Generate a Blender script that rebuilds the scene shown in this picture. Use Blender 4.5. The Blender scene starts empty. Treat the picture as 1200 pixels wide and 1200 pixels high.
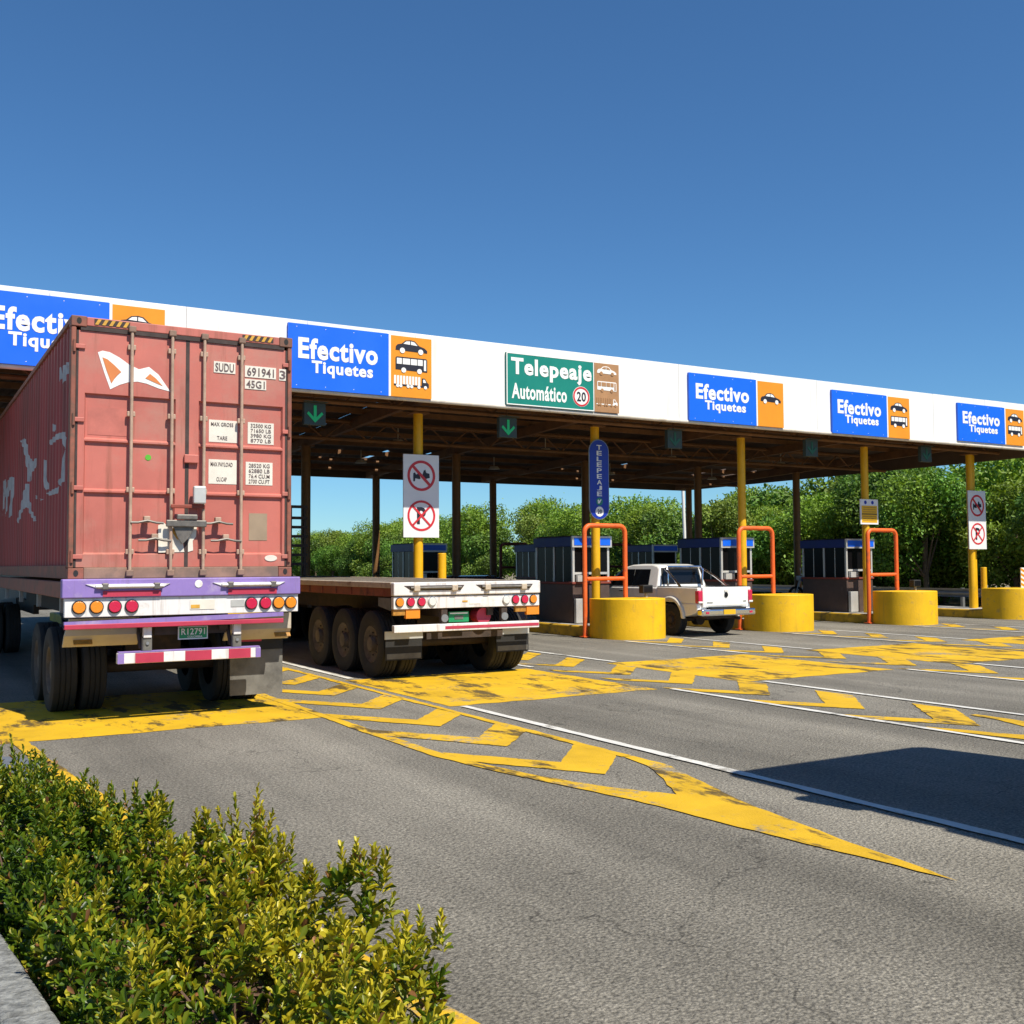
import bpy, bmesh, math, random
import numpy as np
from mathutils import Vector, Matrix

rnd = random.Random(7)
R = math.radians
SC = bpy.context.scene
COL = SC.collection

# ------------------------------------------------------------------ camera, sky, sun, exposure
CAM_H = 1.75
YAW, PITCH, ROLL = R(30.5), R(2.84), R(0.34)
cam_data = bpy.data.cameras.new('camera')
cam_data.sensor_width = 36.0
cam_data.lens = 36.96
cam_data.clip_start = 0.05
cam_data.clip_end = 3000
cam = bpy.data.objects.new('camera', cam_data)
COL.objects.link(cam)
_f = Vector((math.sin(YAW) * math.cos(PITCH), math.cos(YAW) * math.cos(PITCH), math.sin(PITCH)))
_r = Vector((math.cos(YAW), -math.sin(YAW), 0))
_u = _r.cross(_f)
_r2 = _r * math.cos(ROLL) - _u * math.sin(ROLL)
_u2 = _u * math.cos(ROLL) + _r * math.sin(ROLL)
M4 = Matrix.Identity(4)
for i in range(3):
    M4[i][0] = _r2[i]; M4[i][1] = _u2[i]; M4[i][2] = -_f[i]
M4[0][3], M4[1][3], M4[2][3] = 0, 0, CAM_H
cam.matrix_world = M4
SC.camera = cam

SUN_AZ, SUN_EL = R(168), R(55)
world = bpy.data.worlds.new('World'); SC.world = world; world.use_nodes = True
wn = world.node_tree.nodes; wl = world.node_tree.links
for n in list(wn): wn.remove(n)
w_out = wn.new('ShaderNodeOutputWorld'); w_bg = wn.new('ShaderNodeBackground'); w_sky = wn.new('ShaderNodeTexSky')
w_sky.sky_type = 'NISHITA'; w_sky.sun_disc = False
w_sky.sun_elevation = SUN_EL; w_sky.sun_rotation = SUN_AZ
w_sky.altitude = 0; w_sky.air_density = 1.0; w_sky.dust_density = 0.0; w_sky.ozone_density = 6.0
w_bg.inputs['Strength'].default_value = 0.088
w_tint = wn.new('ShaderNodeVectorMath'); w_tint.operation = 'MULTIPLY'; w_tint.inputs[1].default_value = (0.56, 0.84, 1.0)   # the photograph's white balance
wl.new(w_sky.outputs[0], w_tint.inputs[0]); wl.new(w_tint.outputs[0], w_bg.inputs['Color']); wl.new(w_bg.outputs[0], w_out.inputs['Surface'])
sun_d = bpy.data.lights.new('sun', 'SUN'); sun_d.energy = 5.0; sun_d.angle = R(0.53); sun_d.color = (1.0, 0.93, 0.80)
sun = bpy.data.objects.new('sun', sun_d); COL.objects.link(sun)
_s = Vector((math.sin(SUN_AZ) * math.cos(SUN_EL), math.cos(SUN_AZ) * math.cos(SUN_EL), math.sin(SUN_EL)))
sun.rotation_euler = _s.to_track_quat('Z', 'Y').to_euler(); sun.location = _s * 60
SC.view_settings.view_transform = 'Standard'; SC.view_settings.look = 'None'
SC.view_settings.gamma = 1.0; SC.view_settings.exposure = 0.42; SC.view_settings.use_curve_mapping = False
SC.cycles.max_bounces = 8; SC.cycles.transparent_max_bounces = 8
SC.cycles.use_denoising = True

# ------------------------------------------------------------------ mesh helpers
class MB:
    def __init__(self): self.v = []; self.f = []
    def add(self, vs, fs):
        b = len(self.v); self.v += [tuple(p) for p in vs]; self.f += [tuple(i + b for i in q) for q in fs]; return self
    def box(self, x0, x1, y0, y1, z0, z1):
        if x0 > x1: x0, x1 = x1, x0
        if y0 > y1: y0, y1 = y1, y0
        if z0 > z1: z0, z1 = z1, z0
        return self.add([(x0,y0,z0),(x1,y0,z0),(x1,y1,z0),(x0,y1,z0),(x0,y0,z1),(x1,y0,z1),(x1,y1,z1),(x0,y1,z1)],
                        [(0,3,2,1),(4,5,6,7),(0,1,5,4),(1,2,6,5),(2,3,7,6),(3,0,4,7)])
    def prism(self, poly, a, b, axis):
        # poly: 2-D outline; axis 'x' takes (y,z), 'y' takes (x,z), 'z' takes (x,y)
        n = len(poly)
        def P(p, t): return {'x': (t, p[0], p[1]), 'y': (p[0], t, p[1]), 'z': (p[0], p[1], t)}[axis]
        vs = [P(p, a) for p in poly] + [P(p, b) for p in poly]
        fs = [tuple(range(n)), tuple(range(2*n-1, n-1, -1))] + [(i, n+i, n+(i+1) % n, (i+1) % n) for i in range(n)]
        return self.add(vs, fs)
    def cyl(self, p0, p1, r0, r1=None, n=14, caps=True):
        r1 = r0 if r1 is None else r1
        p0, p1 = Vector(p0), Vector(p1); d = (p1 - p0).normalized()
        a = d.orthogonal().normalized(); b = d.cross(a)
        vs = []
        for p, r in ((p0, r0), (p1, r1)):
            for i in range(n):
                t = 2*math.pi*i/n; vs.append(p + a*(r*math.cos(t)) + b*(r*math.sin(t)))
        fs = [(i, (i+1) % n, n+(i+1) % n, n+i) for i in range(n)]
        if caps: fs += [tuple(range(n-1, -1, -1)), tuple(range(n, 2*n))]
        return self.add(vs, fs)
    def tube(self, pts, r, n=10):
        pts = [Vector(p) for p in pts]; rings = []
        prev = None
        for i, p in enumerate(pts):
            d = (pts[min(i+1, len(pts)-1)] - pts[max(i-1, 0)]).normalized()
            if prev is None: a = d.orthogonal().normalized()
            else:
                a = prev - d * prev.dot(d)
                a = a.normalized() if a.length > 1e-5 else d.orthogonal().normalized()
            prev = a; b = d.cross(a)
            rings.append([p + a*(r*math.cos(2*math.pi*k/n)) + b*(r*math.sin(2*math.pi*k/n)) for k in range(n)])
        vs = [q for ring in rings for q in ring]; fs = []
        for i in range(len(pts)-1):
            for k in range(n):
                fs.append((i*n+k, i*n+(k+1) % n, (i+1)*n+(k+1) % n, (i+1)*n+k))
        fs.append(tuple(range(n-1, -1, -1))); m = (len(pts)-1)*n; fs.append(tuple(range(m, m+n)))
        return self.add(vs, fs)
    def lathe_x(self, prof, cx, cy, cz, n=28):
        # prof: (x, r) closed outline turned about the X axis through (.,cy,cz)
        m = len(prof); vs = []
        for k in range(n):
            t = 2*math.pi*k/n
            for (x, r) in prof: vs.append((cx+x, cy+r*math.cos(t), cz+r*math.sin(t)))
        fs = []
        for k in range(n):
            for i in range(m-1):
                a = k*m+i; b = ((k+1) % n)*m+i
                fs.append((a, b, b+1, a+1))
        return self.add(vs, fs)
    def disc_y(self, cx, cz, r, y0, y1, n=20, r_in=None):
        if r_in is None: return self.prism([(cx+r*math.cos(2*math.pi*i/n), cz+r*math.sin(2*math.pi*i/n)) for i in range(n)], y0, y1, 'y')
        vs = []
        for i in range(n):
            c, s = math.cos(2*math.pi*i/n), math.sin(2*math.pi*i/n)
            vs += [(cx+r*c, y0, cz+r*s), (cx+r_in*c, y0, cz+r_in*s), (cx+r*c, y1, cz+r*s), (cx+r_in*c, y1, cz+r_in*s)]
        fs = []
        for i in range(n):
            a = 4*i; b = 4*((i+1) % n)
            fs += [(a, a+1, b+1, b), (a+2, b+2, b+3, a+3), (a, b, b+2, a+2), (a+1, a+3, b+3, b+1)]
        return self.add(vs, fs)
    def mesh(self, name):
        me = bpy.data.meshes.new(name); me.from_pydata(self.v, [], self.f); me.validate()
        bm = bmesh.new(); bm.from_mesh(me); bmesh.ops.recalc_face_normals(bm, faces=bm.faces); bm.to_mesh(me); bm.free()
        return me
    def build(self, name, mat, parent=None, bevel=0, smooth=False, loc=None, seg=2):
        return link(name, self.mesh(name), mat, parent, bevel, smooth, loc, seg)

def link(name, me, mat, parent=None, bevel=0, smooth=False, loc=None, seg=2):
    o = bpy.data.objects.new(name, me); COL.objects.link(o)
    if mat is not None and not me.materials: me.materials.append(mat)
    if parent is not None: o.parent = parent
    if loc is not None: o.location = loc
    if smooth:
        for p in me.polygons: p.use_smooth = True
        if hasattr(me, 'set_sharp_from_angle'): me.set_sharp_from_angle(angle=R(38))
    if bevel:
        b = o.modifiers.new('bevel', 'BEVEL'); b.width = bevel; b.segments = seg; b.limit_method = 'ANGLE'; b.angle_limit = R(35)
    return o

def tag(o, label=None, cat=None, group=None, kind=None):
    if label: o['label'] = label
    if cat: o['category'] = cat
    if group: o['group'] = group
    if kind: o['kind'] = kind
    return o

def thing(name, loc, label, cat, group=None, rz=0):
    o = bpy.data.objects.new(name, None); COL.objects.link(o); o.location = loc; o.rotation_euler = (0, 0, rz)
    o.empty_display_size = 0.2
    return tag(o, label, cat, group)

def copy_tree(o, parent=None):
    c = o.copy(); COL.objects.link(c)
    if parent is not None: c.parent = parent
    for ch in list(o.children): copy_tree(ch, c)
    return c

def copy_thing(o, loc, label, group=None, rz=None):
    c = copy_tree(o); c.location = loc; c['label'] = label
    if group: c['group'] = group
    if rz is not None: c.rotation_euler = (0, 0, rz)
    return c

_text_cache = {}
def text_mesh(s, bold, extr):
    key = (s, bold, extr)
    if key not in _text_cache:
        cu = bpy.data.curves.new('lettering', 'FONT'); cu.body = s; cu.size = 1.0
        cu.offset = bold; cu.extrude = extr; cu.resolution_u = 3; cu.space_character = 1.0 + bold * 3.0
        ob = bpy.data.objects.new('lettering_source', cu); COL.objects.link(ob)
        dg = bpy.context.evaluated_depsgraph_get(); dg.update()
        me = bpy.data.meshes.new_from_object(ob.evaluated_get(dg))
        bpy.data.objects.remove(ob); bpy.data.curves.remove(cu)
        _text_cache[key] = me
    return _text_cache[key]

def text(name, s, mat, parent, cx, y, cz, w, h, bold=0.03, thick=0.006, rot='front', loc3=None):
    """lettering facing -Y, centred on (cx, cz), stretched to w by h"""
    src = text_mesh(s, bold, 0.01)
    n = len(src.vertices); co = np.empty(n*3); src.vertices.foreach_get('co', co); co = co.reshape(-1, 3)
    lo, hi = co.min(0), co.max(0); sp = hi - lo
    q = (co - (lo + hi) / 2) / sp
    me = src.copy(); me.name = name; me.materials.clear()
    out = np.empty_like(q); out[:, 0] = cx + q[:, 0]*w; out[:, 1] = y - (q[:, 2])*thick; out[:, 2] = cz + q[:, 1]*h
    me.vertices.foreach_set('co', out.ravel()); me.update()
    return link(name, me, mat, parent)

# ------------------------------------------------------------------ material helpers
MATS = {}
def nodes_of(m):
    m.use_nodes = True; nt = m.node_tree
    b = nt.nodes.get('Principled BSDF')
    return nt, b

def pm(name, col, rough=0.6, metal=0.0, var=0.12, vscale=2.5, bump=0.0, bscale=60, dirt=None, coat=0.0, spec=0.5, stretch=None, streak=None):
    m = bpy.data.materials.new(name); nt, b = nodes_of(m); N = nt.nodes; L = nt.links
    tc = N.new('ShaderNodeTexCoord'); oi = N.new('ShaderNodeObjectInfo')
    ad = N.new('ShaderNodeVectorMath'); ad.operation = 'MULTIPLY_ADD'
    mul = N.new('ShaderNodeVectorMath'); mul.operation = 'SCALE'; mul.inputs[0].default_value = (37.0, 17.0, 53.0)
    L.new(oi.outputs['Random'], mul.inputs['Scale'])
    ad.inputs[1].default_value = stretch or (1, 1, 1)
    L.new(tc.outputs['Object'], ad.inputs[0]); L.new(mul.outputs[0], ad.inputs[2])
    vec = ad.outputs[0]
    nz = N.new('ShaderNodeTexNoise'); nz.inputs['Scale'].default_value = vscale; nz.inputs['Detail'].default_value = 7; nz.inputs['Roughness'].default_value = 0.62
    L.new(vec, nz.inputs['Vector'])
    mr = N.new('ShaderNodeMapRange'); mr.inputs['From Min'].default_value = 0.3; mr.inputs['From Max'].default_value = 0.7
    mr.inputs['To Min'].default_value = 1 - var; mr.inputs['To Max'].default_value = 1 + var
    L.new(nz.outputs['Fac'], mr.inputs['Value'])
    sc = N.new('ShaderNodeVectorMath'); sc.operation = 'SCALE'; sc.inputs[0].default_value = col[:3]
    L.new(mr.outputs[0], sc.inputs['Scale'])
    out = sc.outputs[0]
    if dirt:
        dcol, thr, dscale, amt = dirt
        dn = N.new('ShaderNodeTexNoise'); dn.inputs['Scale'].default_value = dscale; dn.inputs['Detail'].default_value = 9; dn.inputs['Roughness'].default_value = 0.7
        L.new(vec, dn.inputs['Vector'])
        dr = N.new('ShaderNodeMapRange'); dr.inputs['From Min'].default_value = thr; dr.inputs['From Max'].default_value = thr + 0.16
        dr.inputs['To Max'].default_value = amt; L.new(dn.outputs['Fac'], dr.inputs['Value'])
        mx = N.new('ShaderNodeMix'); mx.data_type = 'RGBA'; L.new(dr.outputs[0], mx.inputs['Factor'])
        L.new(out, mx.inputs['A']); mx.inputs['B'].default_value = (*dcol, 1); out = mx.outputs['Result']
    if streak:                                                     # runs of rust and road film down the surface
        scol, sthr, sscale, samt = streak
        sv = N.new('ShaderNodeVectorMath'); sv.operation = 'MULTIPLY'; sv.inputs[1].default_value = (1, 1, 0.07); L.new(ad.outputs[0], sv.inputs[0])
        sn = N.new('ShaderNodeTexNoise'); sn.inputs['Scale'].default_value = sscale; sn.inputs['Detail'].default_value = 6; sn.inputs['Roughness'].default_value = 0.65; L.new(sv.outputs[0], sn.inputs['Vector'])
        sr = N.new('ShaderNodeMapRange'); sr.inputs['From Min'].default_value = sthr; sr.inputs['From Max'].default_value = sthr + 0.2; sr.inputs['To Max'].default_value = samt
        L.new(sn.outputs['Fac'], sr.inputs['Value'])
        mx3 = N.new('ShaderNodeMix'); mx3.data_type = 'RGBA'; L.new(sr.outputs[0], mx3.inputs['Factor']); L.new(out, mx3.inputs['A']); mx3.inputs['B'].default_value = (*scol, 1); out = mx3.outputs['Result']
    L.new(out, b.inputs['Base Color'])
    rr = N.new('ShaderNodeMapRange'); rr.inputs['To Min'].default_value = max(0.02, rough-0.08); rr.inputs['To Max'].default_value = min(1, rough+0.12)
    L.new(nz.outputs['Fac'], rr.inputs['Value']); L.new(rr.outputs[0], b.inputs['Roughness'])
    b.inputs['Metallic'].default_value = metal
    b.inputs['Specular IOR Level'].default_value = spec
    b.inputs['Coat Weight'].default_value = coat
    if bump:
        bn = N.new('ShaderNodeTexNoise'); bn.inputs['Scale'].default_value = bscale; bn.inputs['Detail'].default_value = 4; L.new(vec, bn.inputs['Vector'])
        bp = N.new('ShaderNodeBump'); bp.inputs['Strength'].default_value = bump; bp.inputs['Distance'].default_value = 0.01
        L.new(bn.outputs['Fac'], bp.inputs['Height']); L.new(bp.outputs[0], b.inputs['Normal'])
    MATS[name] = m
    return m

def asphalt_color(nt, vec):
    """returns colour socket + grain height socket for weathered asphalt"""
    N, L = nt.nodes, nt.links
    def noise(scale, det, rough, v=vec):
        n = N.new('ShaderNodeTexNoise'); n.inputs['Scale'].default_value = scale; n.inputs['Detail'].default_value = det; n.inputs['Roughness'].default_value = rough
        L.new(v, n.inputs['Vector']); return n.outputs['Fac']
    vo = N.new('ShaderNodeTexVoronoi'); vo.inputs['Scale'].default_value = 56; L.new(vec, vo.inputs['Vector'])
    grain = noise(40, 6, 0.8)
    st = N.new('ShaderNodeVectorMath'); st.operation = 'MULTIPLY'; st.inputs[1].default_value = (0.9, 0.05, 1); L.new(vec, st.inputs[0])
    streak = noise(1.6, 5, 0.6, st.outputs[0]); big = noise(0.33, 6, 0.62)
    r1 = N.new('ShaderNodeValToRGB'); e = r1.color_ramp.elements
    e[0].position = 0.34; e[0].color = (0.066, 0.061, 0.052, 1); e[1].position = 0.68; e[1].color = (0.43, 0.40, 0.335, 1)
    L.new(grain, r1.inputs['Fac'])
    r2 = N.new('ShaderNodeMapRange'); r2.inputs['From Min'].default_value = 0.25; r2.inputs['From Max'].default_value = 0.75; r2.inputs['To Min'].default_value = 0.70; r2.inputs['To Max'].default_value = 1.22
    L.new(big, r2.inputs['Value'])
    r3 = N.new('ShaderNodeMapRange'); r3.inputs['From Min'].default_value = 0.3; r3.inputs['From Max'].default_value = 0.66; r3.inputs['To Min'].default_value = 0.74; r3.inputs['To Max'].default_value = 1.12
    L.new(streak, r3.inputs['Value'])
    rv = N.new('ShaderNodeMapRange'); rv.inputs['From Min'].default_value = 0.0; rv.inputs['From Max'].default_value = 0.8; rv.inputs['To Min'].default_value = 1.15; rv.inputs['To Max'].default_value = 0.72
    L.new(vo.outputs['Distance'], rv.inputs['Value'])
    m1 = N.new('ShaderNodeMath'); m1.operation = 'MULTIPLY'; L.new(r2.outputs[0], m1.inputs[0]); L.new(r3.outputs[0], m1.inputs[1])
    m2 = N.new('ShaderNodeMath'); m2.operation = 'MULTIPLY'; L.new(m1.outputs[0], m2.inputs[0]); L.new(rv.outputs[0], m2.inputs[1])
    # darkened wheel tracks repeating with the lanes, broken up by noise
    sx = N.new('ShaderNodeSeparateXYZ'); L.new(vec, sx.inputs[0])
    ph = N.new('ShaderNodeMath'); ph.operation = 'MULTIPLY_ADD'; ph.inputs[1].default_value = 2 * math.pi / 2.435; ph.inputs[2].default_value = -2 * math.pi * (7.72 - 0.95) / 2.435; L.new(sx.outputs[0], ph.inputs[0])
    cs = N.new('ShaderNodeMath'); cs.operation = 'COSINE'; L.new(ph.outputs[0], cs.inputs[0])
    tk = N.new('ShaderNodeMapRange'); tk.inputs['From Min'].default_value = 0.0; tk.inputs['From Max'].default_value = 1.0; tk.inputs['To Min'].default_value = 0.0; tk.inputs['To Max'].default_value = 0.40; L.new(cs.outputs[0], tk.inputs['Value'])
    st2 = N.new('ShaderNodeVectorMath'); st2.operation = 'MULTIPLY'; st2.inputs[1].default_value = (1.0, 0.12, 1); L.new(vec, st2.inputs[0])
    tn = noise(1.1, 5, 0.6, st2.outputs[0])
    tm = N.new('ShaderNodeMath'); tm.operation = 'MULTIPLY'; L.new(tk.outputs[0], tm.inputs[0]); L.new(tn, tm.inputs[1])
    sub = N.new('ShaderNodeMath'); sub.operation = 'SUBTRACT'; sub.inputs[0].default_value = 1.06; L.new(tm.outputs[0], sub.inputs[1])
    dn = noise(1.9, 8, 0.7); dm = N.new('ShaderNodeMapRange'); dm.inputs['From Min'].default_value = 0.63; dm.inputs['From Max'].default_value = 0.70; dm.inputs['To Min'].default_value = 1.0; dm.inputs['To Max'].default_value = 0.52; L.new(dn, dm.inputs['Value'])
    wob = N.new('ShaderNodeTexNoise'); wob.inputs['Scale'].default_value = 1.4; wob.inputs['Detail'].default_value = 6; L.new(vec, wob.inputs['Vector'])
    wa = N.new('ShaderNodeVectorMath'); wa.operation = 'ADD'; L.new(vec, wa.inputs[0]); L.new(wob.outputs['Color'], wa.inputs[1])
    cv = N.new('ShaderNodeTexVoronoi'); cv.feature = 'DISTANCE_TO_EDGE'; cv.inputs['Scale'].default_value = 0.30; L.new(wa.outputs[0], cv.inputs['Vector'])
    cm = N.new('ShaderNodeMapRange'); cm.inputs['From Min'].default_value = 0.0; cm.inputs['From Max'].default_value = 0.0035; cm.inputs['To Min'].default_value = 0.50; cm.inputs['To Max'].default_value = 1.0; L.new(cv.outputs['Distance'], cm.inputs['Value'])
    p1 = N.new('ShaderNodeMath'); p1.operation = 'MULTIPLY'; L.new(sub.outputs[0], p1.inputs[0]); L.new(dm.outputs[0], p1.inputs[1])
    p2 = N.new('ShaderNodeMath'); p2.operation = 'MULTIPLY'; L.new(p1.outputs[0], p2.inputs[0]); L.new(cm.outputs[0], p2.inputs[1])
    p3 = N.new('ShaderNodeMath'); p3.operation = 'MULTIPLY'; L.new(p2.outputs[0], p3.inputs[0]); L.new(m2.outputs[0], p3.inputs[1])
    sc = N.new('ShaderNodeVectorMath'); sc.operation = 'SCALE'; L.new(r1.outputs[0], sc.inputs[0]); L.new(p3.outputs[0], sc.inputs['Scale'])
    hh = N.new('ShaderNodeMath'); hh.operation = 'SUBTRACT'; L.new(grain, hh.inputs[0]); L.new(vo.outputs['Distance'], hh.inputs[1])
    return sc.outputs[0], hh.outputs[0], noise

def asphalt_mat():
    m = bpy.data.materials.new('asphalt'); nt, b = nodes_of(m); N, L = nt.nodes, nt.links
    tc = N.new('ShaderNodeTexCoord')
    c, h, _ = asphalt_color(nt, tc.outputs['Object'])
    L.new(c, b.inputs['Base Color']); b.inputs['Roughness'].default_value = 0.85; b.inputs['Specular IOR Level'].default_value = 0.3
    bp = N.new('ShaderNodeBump'); bp.inputs['Strength'].default_value = 0.9; bp.inputs['Distance'].default_value = 0.012
    L.new(h, bp.inputs['Height']); L.new(bp.outputs[0], b.inputs['Normal'])
    return m

def paint_mat(name, col, wear, skid):
    """road paint worn down to the asphalt, with black tyre scuffs along the lane"""
    m = bpy.data.materials.new(name); nt, b = nodes_of(m); N, L = nt.nodes, nt.links
    tc = N.new('ShaderNodeTexCoord'); vec = tc.outputs['Object']
    c, h, noise = asphalt_color(nt, vec)
    tone = noise(1.3, 6, 0.6)
    tr = N.new('ShaderNodeMapRange'); tr.inputs['From Min'].default_value = 0.3; tr.inputs['From Max'].default_value = 0.7; tr.inputs['To Min'].default_value = 0.78; tr.inputs['To Max'].default_value = 1.1
    L.new(tone, tr.inputs['Value'])
    pc = N.new('ShaderNodeVectorMath'); pc.operation = 'SCALE'; pc.inputs[0].default_value = col; L.new(tr.outputs[0], pc.inputs['Scale'])
    wv = noise(9, 10, 0.78); w2 = noise(0.8, 5, 0.6)
    ws = N.new('ShaderNodeMath'); ws.operation = 'MULTIPLY_ADD'; ws.inputs[1].default_value = 0.55; L.new(w2, ws.inputs[0])
    wh = N.new('ShaderNodeMath'); wh.operation = 'MULTIPLY'; wh.inputs[1].default_value = 0.45; L.new(wv, wh.inputs[0]); L.new(wh.outputs[0], ws.inputs[2])
    wm = N.new('ShaderNodeMapRange'); wm.inputs['From Min'].default_value = wear; wm.inputs['From Max'].default_value = wear + 0.05; wm.inputs['To Max'].default_value = 0.9
    L.new(ws.outputs[0], wm.inputs['Value'])
    mx = N.new('ShaderNodeMix'); mx.data_type = 'RGBA'; L.new(wm.outputs[0], mx.inputs['Factor']); L.new(pc.outputs[0], mx.inputs['A']); L.new(c, mx.inputs['B'])
    st = N.new('ShaderNodeVectorMath'); st.operation = 'MULTIPLY'; st.inputs[1].default_value = (1.0, 0.34, 1); L.new(vec, st.inputs[0])
    sk = noise(2.1, 9, 0.72, st.outputs[0])
    sm = N.new('ShaderNodeMapRange'); sm.inputs['From Min'].default_value = skid; sm.inputs['From Max'].default_value = skid + 0.06; sm.inputs['To Max'].default_value = 0.88
    L.new(sk, sm.inputs['Value'])
    mx2 = N.new('ShaderNodeMix'); mx2.data_type = 'RGBA'; L.new(sm.outputs[0], mx2.inputs['Factor']); L.new(mx.outputs['Result'], mx2.inputs['A']); mx2.inputs['B'].default_value = (0.045, 0.035, 0.022, 1)
    L.new(mx2.outputs['Result'], b.inputs['Base Color']); b.inputs['Roughness'].default_value = 0.75; b.inputs['Specular IOR Level'].default_value = 0.3
    bp = N.new('ShaderNodeBump'); bp.inputs['Strength'].default_value = 0.35; bp.inputs['Distance'].default_value = 0.008
    L.new(h, bp.inputs['Height']); L.new(bp.outputs[0], b.inputs['Normal'])
    return m

def leaf_mat(name, rough=0.45, trans=0.35):
    m = bpy.data.materials.new(name); nt, b = nodes_of(m); N, L = nt.nodes, nt.links
    at = N.new('ShaderNodeAttribute'); at.attribute_name = 'leaf_colour'
    L.new(at.outputs['Color'], b.inputs['Base Color']); b.inputs['Roughness'].default_value = rough; b.inputs['Specular IOR Level'].default_value = 0.35
    tr = N.new('ShaderNodeBsdfTranslucent'); sc = N.new('ShaderNodeVectorMath'); sc.operation = 'MULTIPLY'; sc.inputs[1].default_value = (1.25, 1.2, 0.5)
    L.new(at.outputs['Color'], sc.inputs[0]); L.new(sc.outputs[0], tr.inputs['Color'])
    mix = N.new('ShaderNodeMixShader'); mix.inputs['Fac'].default_value = trans
    out = N.get('Material Output'); L.new(b.outputs[0], mix.inputs[1]); L.new(tr.outputs[0], mix.inputs[2]); L.new(mix.outputs[0], out.inputs['Surface'])
    return m

def glass_mat(name, col=(0.012, 0.014, 0.016), rough=0.06):
    m = bpy.data.materials.new(name); nt, b = nodes_of(m)
    b.inputs['Base Color'].default_value = (*col, 1); b.inputs['Roughness'].default_value = rough; b.inputs['Specular IOR Level'].default_value = 0.6
    MATS[name] = m; return m

def lamp_mat(name, col):
    m = bpy.data.materials.new(name); nt, b = nodes_of(m)
    b.inputs['Base Color'].default_value = (*col, 1); b.inputs['Roughness'].default_value = 0.25; b.inputs['Coat Weight'].default_value = 0.4
    N, L = nt.nodes, nt.links
    tc = N.new('ShaderNodeTexCoord'); vo = N.new('ShaderNodeTexVoronoi'); vo.inputs['Scale'].default_value = 90; L.new(tc.outputs['Object'], vo.inputs['Vector'])
    bp = N.new('ShaderNodeBump'); bp.inputs['Strength'].default_value = 0.5; bp.inputs['Distance'].default_value = 0.004; L.new(vo.outputs['Distance'], bp.inputs['Height']); L.new(bp.outputs[0], b.inputs['Normal'])
    return m

ASPHALT = asphalt_mat()
YPAINT = paint_mat('yellow_road_paint', (0.60, 0.365, 0.014), 0.54, 0.54)
YPAINT2 = paint_mat('yellow_band_paint', (0.62, 0.375, 0.012), 0.55, 0.522)
WPAINT = paint_mat('white_road_paint', (0.62, 0.61, 0.57), 0.545, 0.70)
DIRT = pm('dry_ground', (0.20, 0.16, 0.10), 0.95, var=0.35, vscale=0.6, bump=0.6, bscale=20, dirt=((0.07, 0.10, 0.03), 0.5, 0.25, 0.9))
CONC = pm('concrete', (0.36, 0.35, 0.33), 0.9, var=0.28, vscale=5, bump=0.6, bscale=70, dirt=((0.12, 0.11, 0.10), 0.52, 3, 0.7))
KERBC = pm('kerb_concrete', (0.20, 0.205, 0.20), 0.92, var=0.55, vscale=26, bump=1.6, bscale=48, dirt=((0.075, 0.078, 0.08), 0.50, 11, 0.8))
WKERB = pm('white_kerb_paint', (0.66, 0.65, 0.60), 0.85, var=0.2, vscale=6, bump=0.5, bscale=50, dirt=((0.16, 0.13, 0.10), 0.5, 7, 0.8))
SOIL = pm('leaf_litter_soil', (0.09, 0.05, 0.03), 0.95, var=0.6, vscale=18, bump=1.0, bscale=40)
YISL = pm('yellow_masonry_paint', (0.78, 0.455, 0.003), 0.55, var=0.12, vscale=1.8, bump=0.35, bscale=22, dirt=((0.25, 0.19, 0.10), 0.575, 5.0, 0.7), streak=((0.36, 0.22, 0.03), 0.56, 6, 0.6))
YKERB = pm('yellow_kerb_paint', (0.58, 0.34, 0.015), 0.7, var=0.25, vscale=2.5, bump=0.3, bscale=30, dirt=((0.10, 0.08, 0.05), 0.5, 3, 0.8))
YCOL = pm('yellow_column_paint', (0.74, 0.41, 0.004), 0.5, var=0.10, vscale=3, dirt=((0.35, 0.2, 0.03), 0.6, 4, 0.6))
BCOL = pm('brown_column_paint', (0.20, 0.095, 0.028), 0.6, var=0.25, vscale=3, dirt=((0.10, 0.05, 0.02), 0.52, 3, 0.7))
STEEL = pm('rusty_steel_paint', (0.17, 0.080, 0.030), 0.7, var=0.3, vscale=2.2, dirt=((0.11, 0.05, 0.022), 0.5, 3, 0.8))
ROOFS = pm('roof_sheet_underside', (0.105, 0.068, 0.045), 0.75, var=0.3, vscale=1.2, dirt=((0.09, 0.055, 0.035), 0.5, 0.9, 0.7))
WHITEP = pm('white_fascia_paint', (0.80, 0.80, 0.79), 0.5, var=0.03, vscale=0.8, streak=((0.55, 0.52, 0.47), 0.55, 5, 0.6))
LIP = pm('fascia_lip_paint', (0.62, 0.57, 0.50), 0.6, var=0.15, vscale=2, dirt=((0.3, 0.22, 0.15), 0.55, 3, 0.6))
SBLUE = pm('sign_blue', (0.004, 0.125, 0.78), 0.4, var=0.05, vscale=1.5)
SORANGE = pm('sign_orange', (0.75, 0.27, 0.008), 0.4, var=0.07, vscale=2)
SGREEN = pm('sign_green', (0.005, 0.20, 0.155), 0.4, var=0.08, vscale=2)
SBROWN = pm('sign_faded_brown', (0.36, 0.19, 0.085), 0.6, var=0.12, vscale=3)
SWHITE = pm('sign_white', (0.80, 0.80, 0.78), 0.45, var=0.03)
SDARK = pm('sign_dark_blue_black', (0.010, 0.010, 0.022), 0.5, var=0.1)
SRED = pm('sign_red', (0.55, 0.02, 0.03), 0.45, var=0.1)
SBACK = pm('sign_white_panel', (0.74, 0.74, 0.76), 0.45, var=0.05, vscale=2)
BLUE2 = pm('booth_blue', (0.008, 0.022, 0.17), 0.5, var=0.15, vscale=3)
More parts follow.
